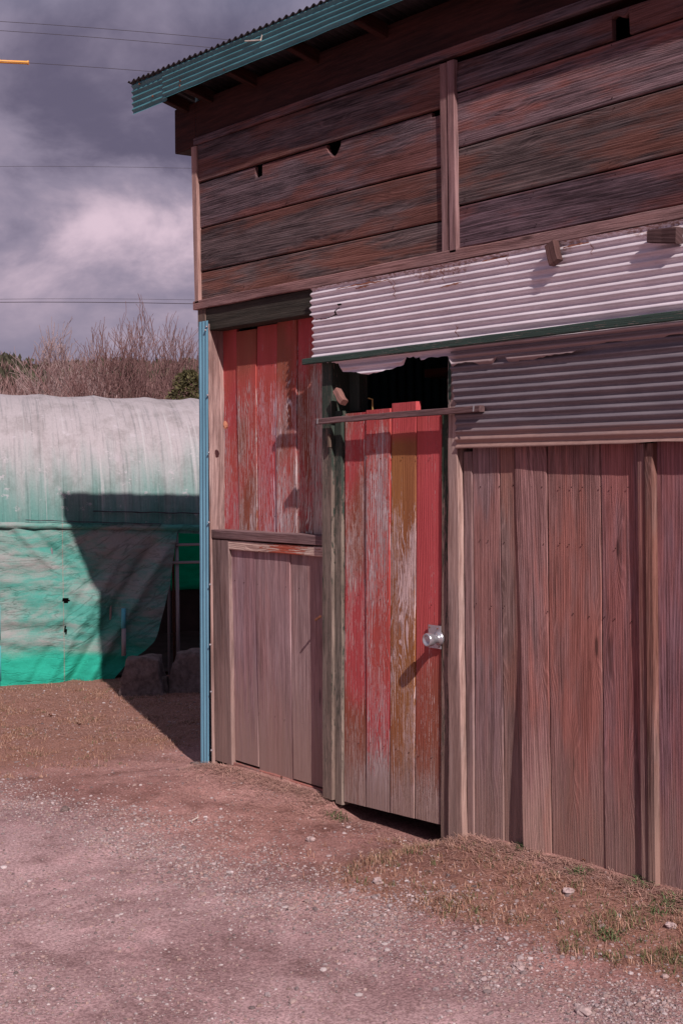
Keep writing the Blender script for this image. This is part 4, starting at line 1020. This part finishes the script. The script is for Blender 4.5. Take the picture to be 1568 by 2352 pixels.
# ================================================================== LIGHT, SKY, CAMERA
sd=Vector((.955*math.cos(EL),-.297*math.cos(EL),math.sin(EL)))
L=bpy.data.lights.new('sun','SUN'); L.energy=5; L.angle=math.radians(.55); L.color=(1,.905,.87)
lo=bpy.data.objects.new('sun',L); C.objects.link(lo); lo.rotation_euler=sd.to_track_quat('Z','Y').to_euler(); lo.location=(10,-5,10)
w=bpy.data.worlds.new('World'); bpy.context.scene.world=w; w.use_nodes=True; nt=w.node_tree; N=nt.nodes; K=nt.links
bg=N['Background']; out=N['World Output']
sky=N.new('ShaderNodeTexSky'); sky.sky_type='NISHITA'; sky.sun_disc=False; sky.sun_elevation=EL; sky.sun_rotation=math.atan2(sd.x,sd.y)
K.new(sky.outputs[0],bg.inputs[0]); bg.inputs[1].default_value=.10
tc=N.new('ShaderNodeTexCoord')
class WT(NT):
    def __init__(s): s.t=nt;s.n=N;s.l=K
q=WT(); dv=tc.outputs['Generated']
st=q.vmul(dv,(1,1,1.8))
n1=q.noise(st,3.2,7,.55,.5); n2=q.noise(q.vadd(st,(3,1,4)),7.5,7,.56,.3); n3=q.noise(q.vadd(st,(8,2,1)),1.6,3,.5)
z=q.sep(dv)[2]
def dirdot(px,py):
    d=Vector(ray(px,py)).normalized(); m=N.new('ShaderNodeVectorMath'); m.operation='DISTANCE'; q._in(m.inputs[0],q.vmul(dv,(1,1,1.7))); q._in(m.inputs[1],(d.x,d.y,d.z*1.7)); return m.outputs['Value']
patch=q.math('MAXIMUM',q.mr(dirdot(430,545),.17,-.03),q.math('MAXIMUM',q.math('MULTIPLY',q.mr(dirdot(250,545),.14,-.02),.8),q.math('MULTIPLY',q.mr(dirdot(80,500),.14,.0),.55)))
patch2=q.mr(dirdot(430,600),.13,.02,0,.5)
patch3=q.mr(dirdot(600,20),.16,.0,0,.8)
f=q.math('ADD',q.math('MULTIPLY',q.math('SUBTRACT',q.math('ADD',q.math('MULTIPLY',n1,.6),q.math('MULTIPLY',n2,.4)),.5),1.75),.49)
f=q.math('ADD',q.math('ADD',f,q.math('MULTIPLY',q.math('MULTIPLY',q.math('MAXIMUM',patch,patch2),q.mr(n2,.3,.65,.1,1.7,False)),.34)),q.math('MULTIPLY',patch3,.10))
dark=q.mr(dirdot(180,470),.16,.03,0,.07)
f=q.math('SUBTRACT',f,dark)
c=q.mix(q.mr(f,.33,.60),(.132,.116,.182),(.285,.245,.335))
c=q.mix(q.mr(f,.54,1.0),c,(.72,.555,.65))
hz=q.mr(z,.13,.03); c=q.mix(q.math('MULTIPLY',hz,.6),c,(.145,.155,.235))
em=N.new('ShaderNodeBackground'); K.new(c,em.inputs[0]); em.inputs[1].default_value=1.
mx=N.new('ShaderNodeMixShader')
cover=q.math('SUBTRACT',1.,q.math('MULTIPLY',q.mr(n3,.52,.66),q.mr(z,.28,.42)))
bl2=q.mr(dirdot(905,-5),.035,.01,0,.8); cover=q.math('SUBTRACT',cover,bl2,clamp=True)
K.new(cover,mx.inputs[0]); K.new(bg.outputs[0],mx.inputs[1]); K.new(em.outputs[0],mx.inputs[2]); K.new(mx.outputs[0],out.inputs[0])
cam=bpy.data.cameras.new('camera'); co=bpy.data.objects.new('camera',cam); C.objects.link(co)
cam.sensor_fit='VERTICAL'; cam.sensor_height=36; cam.sensor_width=24; cam.lens=F/2352*36; cam.shift_y=-112/2352; cam.clip_start=.05; cam.clip_end=2000
m=Matrix(((RR[0],UU[0],-fw[0],CX),(RR[1],UU[1],-fw[1],CY),(RR[2],UU[2],-fw[2],H),(0,0,0,1))); co.matrix_world=m
bpy.context.scene.camera=co
vs_=bpy.context.scene.view_settings; vs_.view_transform='Standard'; vs_.look='None'; vs_.exposure=0; vs_.gamma=1
